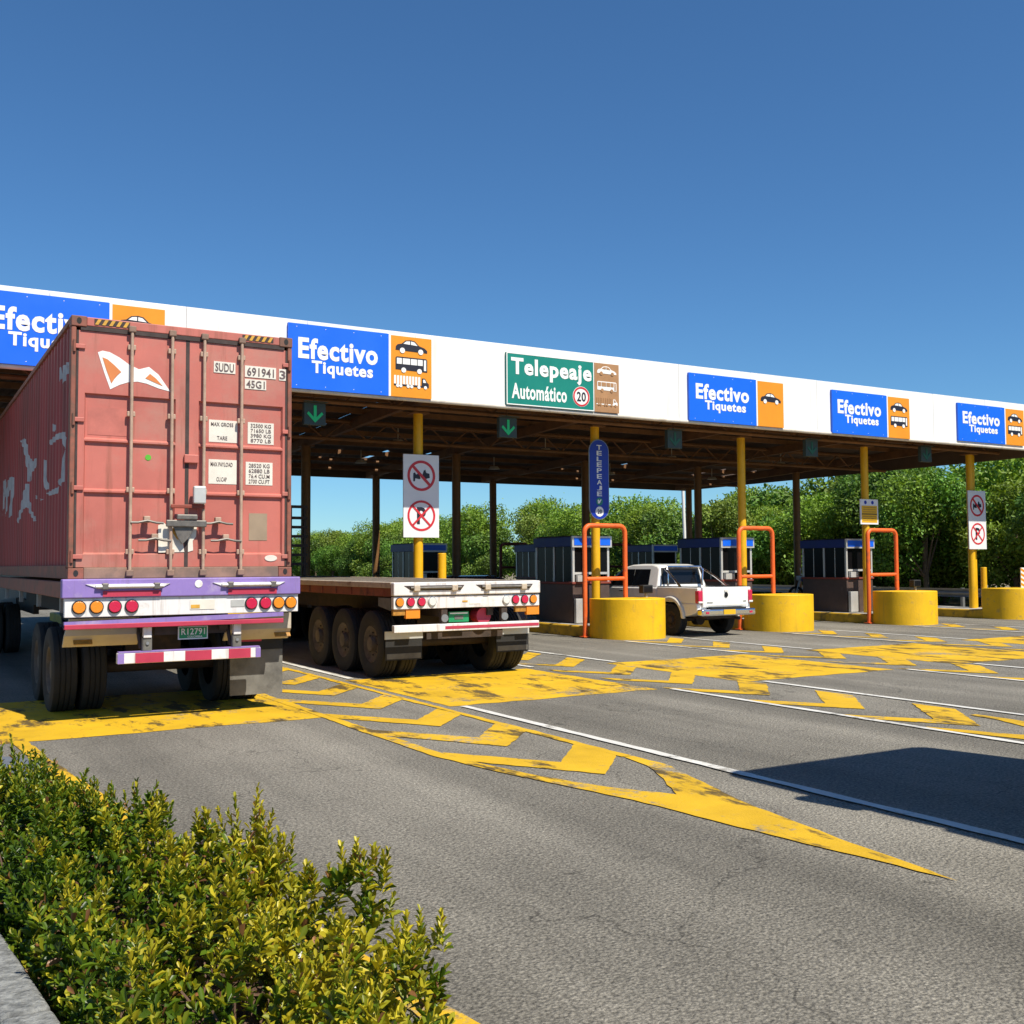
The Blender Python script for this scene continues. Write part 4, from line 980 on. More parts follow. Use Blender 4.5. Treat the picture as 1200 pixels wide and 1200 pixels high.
def zoom_to_door(zx, zy):
    """reading of a point on the door face -> metres on the container's rear (x across, z up)"""
    u = (zx - 278) / 862.0; t = u * 11.62 / (12.93 - 1.31 * u)
    yt = 165 + 100 * u; yb = 1190 - 6 * u
    return t * W_, H_ * (yb - zy) / (yb - yt)
Z2D = zoom_to_door
def pan_door(x0, x1, name, a, b):
    z0, z1 = 0.128, H_ - 0.158
    pans = [(0.27, 0.965), (0.985, 1.535), (1.555, 2.07)]
    d = 0.034; yf = 0.020
    vs = []; fs = []
    def q(p): 
        i = len(vs); vs.extend(p); fs.append((i, i+1, i+2, i+3))
    zs = [z0] + [z for p in pans for z in p] + [z1]
    q([(x0, yf, z0), (a, yf, z0), (a, yf, z1), (x0, yf, z1)]); q([(b, yf, z0), (x1, yf, z0), (x1, yf, z1), (b, yf, z1)])
    for i in range(0, len(zs), 2): q([(a, yf, zs[i]), (b, yf, zs[i]), (b, yf, zs[i+1]), (a, yf, zs[i+1])])
    for (za, zb) in pans:
        s0, s1, sx = 0.022, 0.014, 0.016
        q([(a + sx, yf + d, za + s0), (b - sx, yf + d, za + s0), (b - sx, yf + d, zb - s1), (a + sx, yf + d, zb - s1)])
        q([(a, yf, za), (b, yf, za), (b - sx, yf + d, za + s0), (a + sx, yf + d, za + s0)])
        q([(a, yf, zb), (b, yf, zb), (b - sx, yf + d, zb - s1), (a + sx, yf + d, zb - s1)])
        q([(a, yf, za), (a + sx, yf + d, za + s0), (a + sx, yf + d, zb - s1), (a, yf, zb)])
        q([(b, yf, za), (b - sx, yf + d, za + s0), (b - sx, yf + d, zb - s1), (b, yf, zb)])
    # outer edge back to 6 cm
    for (p, r) in (((x0, z0), (x1, z0)), ((x1, z0), (x1, z1)), ((x1, z1), (x0, z1)), ((x0, z1), (x0, z0))):
        q([(p[0], yf, p[1]), (r[0], yf, r[1]), (r[0], 0.07, r[1]), (p[0], 0.07, p[1])])
    me = bpy.data.meshes.new(name); me.from_pydata(vs, [], fs)
    bm = bmesh.new(); bm.from_mesh(me); bmesh.ops.remove_doubles(bm, verts=bm.verts, dist=1e-5); bmesh.ops.recalc_face_normals(bm, faces=bm.faces)
    f0 = max(bm.faces, key=lambda f: -f.calc_center_median().y if abs(f.normal.y) > 0.9 else -9)
    if f0.normal.y > 0:
        for f in bm.faces: f.normal_flip()
    bm.to_mesh(me); bm.free()
    return link(name, me, CRED, ct)
XM = Z2D(735, 0)[0]
doorL = pan_door(0.083, XM - 0.022, 'door', Z2D(335, 0)[0], Z2D(690, 0)[0]); doorR = pan_door(XM + 0.022, W_ - 0.083, 'door', Z2D(779, 0)[0], Z2D(1106, 0)[0])
doorL['label'] = 'left door with the emblem'; doorR['label'] = 'right door with the white number plates'
MB().box(XM - 0.021, XM + 0.021, 0.016, 0.06, 0.128, H_ - 0.158).build('centre_gasket', GASKET, ct)
for x0, x1 in ((0.059, 0.082), (W_ - 0.082, W_ - 0.059)): MB().box(x0, x1, 0.016, 0.06, 0.128, H_ - 0.158).build('side_gasket', GASKET, ct)
for door, xs, xe in ((doorL, 0.02, 0.15), (doorR, W_ - 0.12, W_ - 0.02)):
    for z in (0.22, 0.98, 1.74, 2.56):
        h = MB().box(xs, xe if door is doorL else xe, -0.004, 0.014, z, z + 0.05).build('hinge', CRED, door, bevel=0.006)
        px = 0.035 if door is doorL else W_ - 0.035
        h2 = MB().cyl((px, -0.006, z - 0.04), (px, -0.006, z + 0.09), 0.016, n=10).build('hinge_pin', CPOST, door)
rods = [(Z2D(515, 700)[0], doorL), (Z2D(672, 700)[0], doorL), (Z2D(797, 700)[0], doorR), (Z2D(942, 700)[0], doorR)]
for x, door in rods:
    MB().cyl((x, -0.028, 0.06), (x, -0.028, H_ - 0.09), 0.0185, n=12).build('locking_bar', ROD, door, smooth=True)
    for z in (0.30, 1.0, 1.86, 2.62): MB().box(x - 0.045, x + 0.045, -0.022, 0.018, z - 0.03, z + 0.03).build('bar_bracket', ROD, door, bevel=0.008)
    for z in (0.06, H_ - 0.10): MB().box(x - 0.04, x + 0.04, -0.055, -0.002, z - 0.035, z + 0.035).build('locking_cam', CSILL, door, bevel=0.01)
for (xa, xb, z, door) in ((rods[0][0], rods[0][0] + 0.36, 0.63, doorL), (rods[1][0] - 0.36, rods[1][0], 0.43, doorL), (rods[2][0], rods[2][0] + 0.34, 0.63, doorR), (rods[3][0] - 0.36, rods[3][0], 0.43, doorR)):
    xm = (xa + xb) / 2
    MB().tube([(xa, -0.045, z), (xa + 0.08, -0.055, z), (xm, -0.06, z + 0.022), (xb - 0.08, -0.055, z), (xb, -0.045, z - 0.004)], 0.014, 8).build('handle', LOCKM, door, smooth=True)
    MB().box(xm - 0.035, xm + 0.035, -0.05, 0.018, z + 0.0, z + 0.075).build('handle_catch', ROD, door, bevel=0.008)
MB().box(Z2D(650, 0)[0], Z2D(806, 0)[0], -0.085, -0.05, 0.585, 0.665).build('lock_bar', LOCKM, doorR, bevel=0.012)
MB().box(Z2D(690, 0)[0], Z2D(770, 0)[0], -0.10, -0.051, 0.668, 0.73).build('lock_bar', LOCKM, doorR, bevel=0.012)
MB().box(1.08, 1.47, -0.066, -0.05, 0.80, 0.845).build('lock_bar', RUSTRED, doorR, bevel=0.008)
MB().box(Z2D(752, 0)[0], Z2D(800, 0)[0], -0.12, -0.05, 0.855, 1.06).build('padlock_box', ALU, doorR, bevel=0.015)
MB().box(1.235, 1.40, -0.03, 0.014, 1.33, 1.43).build('door_keeper', CRED, doorR, bevel=0.01)

def zpoly(pts, y0, y1, name, mat, parent): return MB().prism([Z2D(*p) for p in pts], y0, y1, 'y').build(name, mat, parent)
em = zpoly([(384, 312), (402, 306), (430, 312), (468, 333), (508, 362), (545, 380), (584, 371), (622, 402), (668, 468), (622, 455), (575, 436), (540, 428), (505, 430), (470, 440), (434, 457), (410, 392)], 0.0165, 0.0195, 'emblem', SWHITE, doorL)
zpoly([(402, 332), (422, 340), (450, 364), (476, 390), (462, 402), (449, 417), (438, 434), (418, 382)], 0.0125, 0.016, 'emblem_field', LOGO_O, doorL)
zpoly([(588, 398), (612, 417), (638, 446), (604, 431), (570, 415), (578, 408)], 0.0125, 0.016, 'emblem_field', LOGO_O, doorL)
def decal(x0, y0, x1, y1, mat, door, name='decal', yy=0.0125):
    (a, zt), (b, zb) = Z2D(x0, y0), Z2D(x1, y1)
    sk = 0
    if name == 'data_plate': zt += 0.022; zb += 0.022
    return MB().box(a, b, yy, 0.0195 if yy < 0.03 else 0.0535, zb, zt).build(name, mat, door), (a + b)/2, (zt + zb)/2, b - a, zt - zb
for (x0, y0, x1, y1, s) in ((836, 350, 920, 402, 'SUDU'), (957, 368, 1078, 424, '691941'), (1090, 383, 1116, 430, '3'), (957, 420, 1040, 466, '45G1')):
    o, cx, cz, w, h = decal(x0, y0, x1, y1, PLATEW, doorR)
    text('lettering', s, DECALT, doorR, cx, 0.009, cz, w * 0.86, h * 0.74, 0.012, 0.004)
PY = 0.0495
for (x0, y0, x1, y1, lines) in ((822, 583, 933, 676, ('MAX GROSS', '', 'TARE')), (973, 594, 1074, 684, ('32500 KG', '71650 LB', '3980 KG', '8770 LB')),
                                (822, 737, 931, 836, ('MAX PAYLOAD', '', 'CU.CAP')), (966, 748, 1070, 841, ('28520 KG', '62880 LB', '76.4 CU.M', '2700 CU.FT'))):
    o, cx, cz, w, h = decal(x0, y0, x1, y1, PLATEW, doorR, 'data_plate', PY)
    nl = len(lines)
    for i, s in enumerate(lines):
        if s: text('lettering', s, DECALT, doorR, cx if nl == 4 else cx - w * 0.04, PY - 0.003, cz + h * (0.5 - (i + 0.5) / nl) * 0.92, w * (0.78 if nl == 4 or i == 0 else 0.36), h * 0.17, 0.006, 0.003)
decal(980, 940, 1050, 1045, GREYTAPE, doorR, 'plaque', PY); zpoly([(1062 + 24 * math.cos(i * math.pi / 8), 1113 + 12 * math.sin(i * math.pi / 8)) for i in range(16)], 0.0125, 0.0195, 'sticker', PLATEW, doorR)
zpoly([(626, 985), (650, 976), (664, 992), (690, 985), (700, 1010), (722, 1050), (728, 1088), (628, 1090)], 0.0125, 0.0195, 'paper_notice', PLATEW, doorL)
zpoly([(742, 990), (776, 985), (772, 1030), (760, 1045), (762, 1082), (742, 1088)], 0.0125, 0.0195, 'paper_notice', PLATEW, doorR)
zpoly([(672, 1000), (690, 995), (716, 1035), (700, 1040)], 0.008, 0.012, 'yellow_scrap', HAZY, doorL)
MB().prism([Z2D(a, b) for a, b in ((680, 990), (760, 990), (745, 1030), (715, 1060), (695, 1030))], -0.05, -0.036, 'y').build('lock_flap', LOCKM, doorR, bevel=0.006)
(gx, gz) = Z2D(587, 722); MB().disc_y(gx, gz, 0.034, 0.0495, 0.0535, 16).build('green_sticker', GREEND, doorL)
(a, b) = Z2D(350, 522); (a2, b2) = Z2D(505, 640)
MB().box(a, a2, 0.0505, 0.0535, b2, b).build('faded_patch', pm('faded_pink_patch', (0.46, 0.135, 0.105), 0.6, var=0.15, vscale=7), doorL)

# flaking white letters left on the corrugated side, following ribs and valleys
def side_pt(px, py):
    lx = (px - 600) / 1232.0; d = CX0 / (math.sin(YAW) + math.cos(YAW) * lx)
    Y = d * (math.cos(YAW) - math.sin(YAW) * lx); hor = 661 - 0.006 * (px - 600)
    return Y - CY0, CAM_H + (hor - py) / 1232.0 * d - CZ0
def clip(poly, lo, hi):
    for sgn, lim in ((1, lo), (-1, hi)):
        out = []
        for i in range(len(poly)):
            p, q = poly[i], poly[(i+1) % len(poly)]
            a, b = sgn*(p[0]-lim) >= 0, sgn*(q[0]-lim) >= 0
            if a: out.append(p)
            if a != b:
                t = (lim-p[0])/(q[0]-p[0]); out.append((lim, p[1]+t*(q[1]-p[1])))
        poly = out
        if len(poly) < 3: return []
    return poly
def flake(zpts, name='flaking_letter'):
    poly = [side_pt(x / 3.75, 380 + y / 3.75) for x, y in zpts]; m = MB()
    ylo, yhi = min(p[0] for p in poly), max(p[0] for p in poly)
    k = int((ylo - 0.16) / 0.278) - 1
    while 0.16 + k * 0.278 < yhi:
        y = 0.16 + k * 0.278
        for (a, b, x) in ((y + 0.001, y + 0.071, 0.0185), (y + 0.141, y + 0.209, 0.0545)):
            p = clip(poly, a, b)
            if len(p) >= 3: m.prism(p, x, x + 0.003, 'x')
        for (a, b, xa, xb) in ((y + 0.073, y + 0.139, 0.0185, 0.0545), (y + 0.211, y + 0.277, 0.0545, 0.0185)):
            p = clip(poly, a, b)
            if len(p) >= 3:
                i = len(m.v); m.v += [(xa + (xb - xa) * (q[0] - a) / (b - a), q[0], q[1]) for q in p]; m.f.append(tuple(range(i, i + len(p))))
        k += 1
    if m.v: m.build(name, PEEL, ct)
for f in ([(74, 510), (92, 498), (104, 530), (112, 580), (130, 600), (142, 585), (140, 630), (126, 650), (120, 690), (108, 690), (104, 640), (98, 600), (88, 545)],
          [(100, 700), (116, 700), (118, 770), (128, 820), (150, 862), (138, 866), (118, 828), (108, 800), (88, 815), (70, 880), (66, 860), (80, 800), (90, 740)],
          [(174, 590), (188, 598), (190, 660), (199, 722), (184, 730), (176, 660)], [(198, 512), (235, 476), (262, 470), (275, 495), (273, 545), (261, 535), (257, 500), (238, 500), (206, 528)],
          [(262, 548), (272, 550), (270, 620), (262, 690), (248, 712), (242, 690), (256, 650)], [(190, 742), (220, 724), (246, 712), (244, 740), (204, 752)], [(212, 430), (222, 440), (220, 468), (210, 466)],
          [(2, 690), (12, 680), (14, 740), (8, 800), (0, 840)], [(20, 690), (34, 668), (48, 672), (46, 760), (40, 840), (30, 850), (34, 720), (24, 760), (16, 850), (12, 830)],
          [(236, 190), (246, 180), (248, 230), (240, 250)], [(252, 180), (262, 170), (262, 240), (254, 262)], [(268, 160), (286, 158), (284, 200), (272, 215)], [(140, 750), (150, 752), (150, 768), (142, 764)], [(160, 765), (174, 768), (168, 776)]):
    flake(f)

# ------------------------------------------------------------------ trailer under the container
t1 = thing('container_trailer', (CX0 + W_/2, 12.27, -0.018), 'purple and white trailer rear with round lamps carrying the red container', 'trailer')
hw = 1.335
beam = MB().box(-hw, hw, 0, 0.14, 1.425, 1.632).build('rear_beam', PURPLE, t1, bevel=0.012)
for x0, x1 in ((-1.10, -0.20), (0.28, 1.14)):
    MB().prism([(x0, 1.575), (x1, 1.575), (x1 - 0.10, 1.525), (x0 + 0.14, 1.525)], -0.012, -0.001, 'y').build('tie_slot', TWHITE, beam)
    MB().cyl((x0 + 0.10, -0.03, 1.55), (x1 - 0.08, -0.03, 1.55), 0.019, n=10).build('tie_rod', TWHITE, beam, smooth=True)
    for xx in (x0 + 0.2, x1 - 0.15): MB().box(xx - 0.035, xx + 0.035, -0.05, -0.001, 1.515, 1.585).build('tie_bracket', LOCKM, beam, bevel=0.01)
    MB().box(x0 + 0.18, x1 - 0.10, -0.006, -0.001, 1.436, 1.50).build('red_flash', TRED, beam)
MB().disc_y(0.12, 1.565, 0.045, -0.006, -0.001, 12).build('white_scuff', TWHITE, beam)
lp = MB().box(-hw + 0.03, hw - 0.02, 0.03, 0.12, 1.215, 1.423).build('lamp_panel', TWHITE, t1, bevel=0.006)
for x, mt in ((-1.16, LAMB), (-0.98, LAMB), (-0.79, LRED), (-0.61, LRED), (0.74, LRED), (0.91, LRED), (1.07, LAMB), (1.22, LAMB)):
    ring = MB().disc_y(x, 1.325, 0.075, 0.012, 0.0295, 24).build('lamp_housing', BLACK, lp)
    MB().disc_y(x, 1.325, 0.064, -0.004, 0.0115, 24).build('lamp_lens', mt, ring, bevel=0.006)
st = MB().box(0.03, 0.31, 0.024, 0.0295, 1.27, 1.38).build('inspection_sticker', PLATEW, lp); MB().box(0.04, 0.14, 0.020, 0.0235, 1.285, 1.325).build('sticker_bar', HAZY, lp)
MB().box(0.50, 0.66, 0.024, 0.0295, 1.29, 1.37).build('sticker', ALU, lp)
MB().prism([(-hw + 0.03, 1.168), (hw - 0.20, 1.212), (hw - 0.20, 1.165), (-hw + 0.03, 1.10)], 0.03, 0.12, 'y').build('purple_rail', PURPLE, t1)
MB().box(-hw + 0.03, hw - 0.20, 0.022, 0.10, 1.085, 1.138).build('red_rail', TRED, t1, bevel=0.006)
# chassis
for x in (-0.48, 0.40): MB().box(x, x + 0.10, 0.15, 12.0, 1.02, 1.42).build('chassis_beam', UNDER, t1)
for x in (-hw + 0.02, hw - 0.12): MB().box(x, x + 0.10, 0.15, 12.2, 1.42, 1.60).build('side_rail', CPOST, t1, bevel=0.008)
for i in range(16): MB().box(-hw + 0.12, hw - 0.12, 0.5 + i * 0.75, 0.58 + i * 0.75, 1.43, 1.56).build('cross_member', UNDER, t1)
for i in range(5): MB().box(-hw + 0.06, -hw + 0.11, 0.6 + i * 2.2, 0.66 + i * 2.2, 1.25, 1.42).build('lashing_hook', GALV, t1)
# mudguard panels and flaps
for s in (-1, 1):
    a = -1.27 if s < 0 else 0.52
    g = MB(); g.add([(a, 0.42, 0.87), (a + 0.80, 0.42, 0.87), (a + 0.80, 0.30, 1.00), (a, 0.30, 1.00), (a + 0.05, 0.30, 1.19), (a + 0.80, 0.30, 1.19), (a, 0.46, 0.87), (a + 0.80, 0.46, 0.87), (a + 0.80, 0.34, 1.0), (a, 0.34, 1.0), (a + 0.05, 0.34, 1.19), (a + 0.80, 0.34, 1.19)],
              [(0, 1, 2, 3), (3, 2, 5, 4), (6, 9, 8, 7), (9, 10, 11, 8), (0, 6, 7, 1), (4, 5, 11, 10), (0, 3, 9, 6), (3, 4, 10, 9), (1, 7, 8, 2), (2, 8, 11, 5)])
    gp = g.build('mudguard_panel', CREAM, t1)
    xx = a + 0.10 if s < 0 else a + 0.60
    o = MB().box(xx, xx + 0.20, -0.012, 0.0, -0.065, 0.065).build('amber_reflector', AMBR, gp, bevel=0.006); o.location = (0, 0.352, 0.945); o.rotation_euler = (R(-42), 0, 0)
fl = MB().box(0.62, 1.27, 0.47, 0.485, 0.20, 0.74).build('mud_flap', FLAPG, t1); MB().box(0.62, 1.27, 0.46, 0.488, 0.742, 0.90).build('flap_hanger', BLACK, fl)
MB().box(0.72, 1.0, 0.455, 0.459, 0.845, 0.885).build('red_strip', TRED, fl)
# under-ride bar with its arms
ub = MB().box(-0.74, 0.88, 0.10, 0.19, 0.68, 0.80).build('underride_bar', TWHITE, t1, bevel=0.008)
for x0, x1, mt in ((-0.739, -0.67, PURPLE), (-0.55, -0.24, TRED), (0.0, 0.30, TRED), (0.50, 0.76, TRED), (0.82, 0.879, PURPLE)): MB().box(x0, x1, 0.095, 0.0995, 0.683, 0.795).build('bar_stripe', mt, ub)
MB().box(-0.73, 0.87, 0.098, 0.18, 0.802, 0.815).build('bar_cap', PURPLE, ub)
for x in (-0.42, 0.60):
    ar = MB().box(x - 0.045, x + 0.045, 0.09, 0.17, 0.96, 1.13).build('bar_arm', TWHITE, t1, bevel=0.008)
    MB().box(x - 0.055, x + 0.055, 0.105, 0.18, 0.80, 0.98).build('bar_joint', FLAPG, ar, bevel=0.02)
    MB().tube([(x - 0.05, 0.3, 1.15), (x - 0.07, 0.24, 1.0), (x - 0.05, 0.2, 0.84)], 0.025, 8).build('bar_strut', UNDER, ar)
    MB().disc_y(x, 0.90, 0.018, 0.09, 0.1045, 10).build('pivot_pin', GALV, ar)
pl = MB().box(-0.06, 0.28, 0.20, 0.212, 0.92, 1.07).build('number_plate', SWHITE, t1)
MB().box(-0.047, 0.267, 0.195, 0.199, 0.933, 1.058).build('plate_field', PLATEG, pl)
text('lettering', 'R12791', SWHITE, pl, 0.11, 0.192, 1.01, 0.27, 0.075, 0.012, 0.003)
text('lettering', 'COLOMBIA', SWHITE, pl, 0.13, 0.192, 0.95, 0.17, 0.022, 0.012, 0.003)
MB().box(-0.32, 0.50, 0.22, 0.30, 0.98, 1.20).build('rear_cross_beam', UNDER, t1)
# axles and twin wheels
for ya in (1.72, 2.98):
    MB().cyl((-1.2, ya, 0.515), (1.2, ya, 0.515), 0.075, n=14).build('axle', UNDER, t1, smooth=True)
    for s in (-1, 1):
        wheel(t1, s * 1.125, ya, 0.52, 0.285, s); wheel(t1, s * 0.795, ya, 0.52, 0.285, s)
        MB().box(s * 0.43 - 0.05, s * 0.43 + 0.05, ya - 0.55, ya + 0.55, 0.62, 0.70).build('leaf_spring', UNDER, t1)
    MB().box(-0.38, 0.30, ya - 0.1, ya + 0.1, 0.55, 1.0).build('axle_hanger', UNDER, t1)

# ------------------------------------------------------------------ flatbed trailer
t2 = thing('flatbed_trailer', (7.72, 14.40, 0), 'empty flatbed trailer with white rear beam, red and amber lamps and three axles', 'trailer')
fw = 1.285
rb = MB().box(-fw, fw, 0, 0.12, 1.285, 1.485).build('rear_beam', TWHITE, t2, bevel=0.015)
for x0, x1 in ((-1.12, -0.10), (0.10, 1.14)):
    MB().prism([(x0, 1.435), (x1, 1.435), (x1 - 0.06, 1.36), (x0 + 0.12, 1.36)], -0.004, -0.001, 'y').build('slot', GASKET, rb)
    MB().cyl((x0 + 0.10, -0.02, 1.40), (x1 - 0.06, -0.02, 1.40), 0.022, n=10).build('tie_rod', LOCKM, rb, smooth=True)
    for xx in (x0 + 0.2, x1 - 0.18): MB().box(xx - 0.05, xx + 0.05, -0.05, -0.001, 1.35, 1.44).build('tie_bracket', DECKW, rb, bevel=0.012)
lp2 = MB().box(-fw + 0.01, fw - 0.005, 0.03, 0.12, 1.085, 1.270).build('lamp_panel', TWHITE, t2, bevel=0.006)
MB().box(-fw + 0.02, fw - 0.02, 0.05, 0.12, 1.271, 1.284).build('panel_gap', UNDER, t2)
for x, mt in ((-1.18, LAMB), (-1.0, LRED), (-0.82, LRED), (-0.64, LWHT), (0.66, LWHT), (0.83, LRED), (1.0, LRED), (1.16, LAMB)):
    ring = MB().disc_y(x, 1.19, 0.070, 0.014, 0.0295, 24).build('lamp_housing', CHROME if mt is LWHT else BLACK, lp2)
    MB().disc_y(x, 1.19, 0.061, 0.0, 0.0135, 24).build('lamp_lens', mt, ring, bevel=0.006)
MB().box(0.0, 0.20, 0.024, 0.0295, 1.14, 1.23).build('sticker', SWHITE, lp2); MB().box(-0.12, -0.03, 0.024, 0.0295, 1.17, 1.195).build('sticker', HAZY, lp2)
for x0 in (-1.27, 0.85):
    b = MB().box(x0, x0 + 0.20, 0.06, 0.12, 0.99, 1.083).build('amber_block', AMBR, t2, bevel=0.006); MB().box(x0 + 0.205, x0 + 0.44, 0.05, 0.12, 0.94, 1.083).build('amber_block', LAMB, t2, bevel=0.006)
ub = MB().box(-1.27, 1.27, 0.02, 0.11, 0.735, 0.845).build('underride_bar', TWHITE, t2, bevel=0.008)
MB().box(-0.42, 1.26, 0.015, 0.0195, 0.765, 0.81).build('red_stripe', TRED, ub)
for x in (-0.42, 0.64):
    MB().box(x - 0.05, x + 0.05, 0.05, 0.13, 0.846, 1.084).build('bar_arm', UNDER, t2); MB().disc_y(x, 0.93, 0.06, 0.03, 0.0495, 16).build('pivot_ring', GALV, t2)
pl = MB().box(-0.30, 0.05, 0.14, 0.152, 0.86, 1.02).build('number_plate', PLATEG, t2); MB().box(-0.28, 0.03, 0.135, 0.139, 0.985, 1.005).build('plate_rule', SWHITE, pl); MB().box(-0.20, -0.05, 0.135, 0.139, 0.90, 0.96).build('plate_smudge', FLAPG, pl)
MB().cyl((0.34, 0.18, 0.94), (0.34, 0.4, 0.94), 0.13, n=18).build('air_tank', TRED, t2)
MB().box(-0.60, 0.75, 0.30, 0.38, 0.60, 0.72).build('cross_tube', UNDER, t2)
for x0, x1, z0 in ((-1.27, -0.66, 0.30), (0.66, 1.26, 0.34)):
    f = MB().box(x0, x1, 0.34, 0.352, z0, 0.72).build('mud_flap', BLACK, t2); MB().box(x0 - 0.01, x1 + 0.01, 0.333, 0.358, 0.62, 0.74).build('flap_hanger', ALU, f)
    MB().box(x0 + 0.02, x1 - 0.02, 0.336, 0.3395, z0 + 0.02, z0 + 0.10).build('flap_strip', FLAPG, f)
# side mudguard plate by the left corner, deck, rails, headboard
MB().prism([(0.16, 1.06), (0.62, 1.12), (0.62, 1.25), (0.16, 1.25)], -1.27, -1.24, 'x').build('corner_gusset', FLAPG, t2)
for i in range(10):
    x0 = -1.20 + i * 0.24
    MB().box(x0 + 0.004, x0 + 0.236, 0.13, 11.0, 1.425, 1.475 + (i % 3) * 0.003).build('deck_plank', WOOD, t2)
for s in (-1, 1):
    MB().box(s * 1.205, s * 1.285, 0.125, 11.0, 1.40, 1.488).build('deck_edge', DECKW, t2, bevel=0.008)
    MB().box(s * 1.18, s * 1.265, 0.125, 11.0, 1.27, 1.398).build('side_rail', RAILR, t2)
    for i in range(16): MB().box(s * 1.266, s * 1.278, 0.4 + i * 0.66, 0.46 + i * 0.66, 1.28, 1.39).build('stake_pocket', RAILR, t2)
for x in (-0.48, 0.38): MB().box(x, x + 0.10, 0.13, 11.0, 0.95, 1.42).build('chassis_beam', UNDER, t2)
for i in range(14): MB().box(-1.18, 1.18, 0.5 + i * 0.75, 0.56 + i * 0.75, 1.29, 1.42).build('cross_member', UNDER, t2)
for ya in (0.95, 2.12, 3.29):
    MB().cyl((-1.2, ya, 0.515), (1.2, ya, 0.515), 0.075, n=14).build('axle', UNDER, t2, smooth=True)
    for s in (-1, 1):
        wheel(t2, s * 1.13, ya, 0.52, 0.285, s, RIM, 0.06); wheel(t2, s * 0.80, ya, 0.52, 0.285, s)
    MB().box(-0.5, 0.48, ya - 0.1, ya + 0.1, 0.60, 0.96).build('axle_hanger', UNDER, t2)
hb = []
for x in (-1.2, -0.8, -0.4, 0.0, 0.4, 0.8, 1.16): hb.append((x - 0.03, x + 0.03, 10.9, 10.96, 1.49, 3.25))
for a in hb: MB().box(*a).build('headboard_post', UNDER, t2)
for z in (1.75, 1.98, 2.21, 2.44, 2.67, 2.90, 3.18): MB().box(-1.23, 1.23, 10.885, 10.975, z, z + 0.07).build('headboard_rail', UNDER, t2)

# ------------------------------------------------------------------ tractor units in front of both trailers
def tractor(x, y, label):
    t = thing('tractor_unit', (x, y, 0), label, 'truck', 'tractor units pulling the trailers')
    MB().prism([(2.0, 0.75), (2.0, 3.2), (2.25, 3.35), (3.5, 3.3), (3.85, 2.2), (4.1, 1.9), (5.6, 1.75), (5.75, 0.75)], -1.1, 1.1, 'x').build('cab', BUSP, t, bevel=0.06, seg=3)
    MB().prism([(3.52, 3.2), (3.84, 2.25), (3.87, 2.25), (3.55, 3.2)], -0.95, 0.95, 'x').build('windscreen', GLASS, t)
    for s in (-1, 1): MB().box(s * 1.101, s * 1.11, 2.6, 3.5, 2.1, 2.9).build('side_window', GLASS, t)
    for x0 in (-0.45, 0.35): MB().box(x0, x0 + 0.1, -1.5, 2.2, 0.8, 1.05).build('chassis_beam', UNDER, t)
    for s in (-1, 1):
        wheel(t, s * 1.05, 4.6, 0.5, 0.28, s)
        for ya in (-0.7, 0.5): wheel(t, s * 1.1, ya, 0.5, 0.28, s); wheel(t, s * 0.78, ya, 0.5, 0.28, s)
        MB().cyl((s * 0.85, 1.4, 0.7), (s * 0.85, 2.6, 0.7), 0.3, n=16).build('fuel_tank', ALU, t, smooth=True)
tractor(CX0 + W_/2, 24.7, 'truck tractor ahead of the red container, hidden behind it')
tractor(7.72, 24.3, 'truck tractor ahead of the flatbed, hidden behind its headboard')

# ------------------------------------------------------------------ white pickup
pk = thing('pickup_truck', (17.20, 19.12, 0), 'white double-cab pickup truck waiting at the toll booth', 'pickup truck')
def arch(yc, r, z0=0.40, n=10):   # wheel opening from front to rear, going over the top
    return [(yc - r * math.cos(math.pi * i / n), 0.40 + r * math.sin(math.pi * i / n)) for i in range(n + 1)]
prof = [(0.08, 0.60)] + [(0.30, 0.52)] + [(p[0], max(p[1], 0.46)) for p in arch(1.05, 0.44)] + [(1.6, 0.44), (3.55, 0.44)] + [(p[0], max(p[1], 0.44)) for p in arch(4.15, 0.44)] + [(4.75, 0.48), (5.10, 0.60), (5.14, 0.95), (4.95, 1.06), (3.85, 1.14), (1.62, 1.15), (1.60, 0.80), (0.10, 0.80)]
MB().prism(prof, -0.92, 0.92, 'x').build('body', CARW, pk, bevel=0.03, smooth=True, seg=3)
for s in (-1, 1):
    MB().box(s * 0.80, s * 0.925, 0.06, 1.615, 0.80, 1.17).build('bed_side', CARW, pk, bevel=0.025, smooth=True, seg=3)
    MB().box(s * 0.79, s * 0.90, 0.10, 1.60, 1.171, 1.19).build('bed_rail_cap', BLACK, pk, bevel=0.006)
    for yc in (1.05, 4.15):
        P1 = []; n = 14
        for i in range(n + 1):
            a = math.pi * i / n; P1.append((yc - 0.53 * math.cos(a), 0.42 + 0.53 * math.sin(a)))
        for i in range(n, -1, -1):
            a = math.pi * i / n; P1.append((yc - 0.425 * math.cos(a), 0.42 + 0.43 * math.sin(a)))
        MB().prism(P1, s * 0.90, s * 0.995, 'x').build('fender_flare', ARCHP, pk, bevel=0.03, smooth=True)
    wheel(pk, s * 0.83, 1.05, 0.385, 0.255, s, UNDER, 0.05, 28); wheel(pk, s * 0.83, 4.15, 0.385, 0.255, s, UNDER, 0.05, 28)
    MB().box(s * 0.935, s * 0.98, 1.9, 3.5, 0.40, 0.45).build('side_step', BLACK, pk)
pk.scale = (0.91, 1, 1)
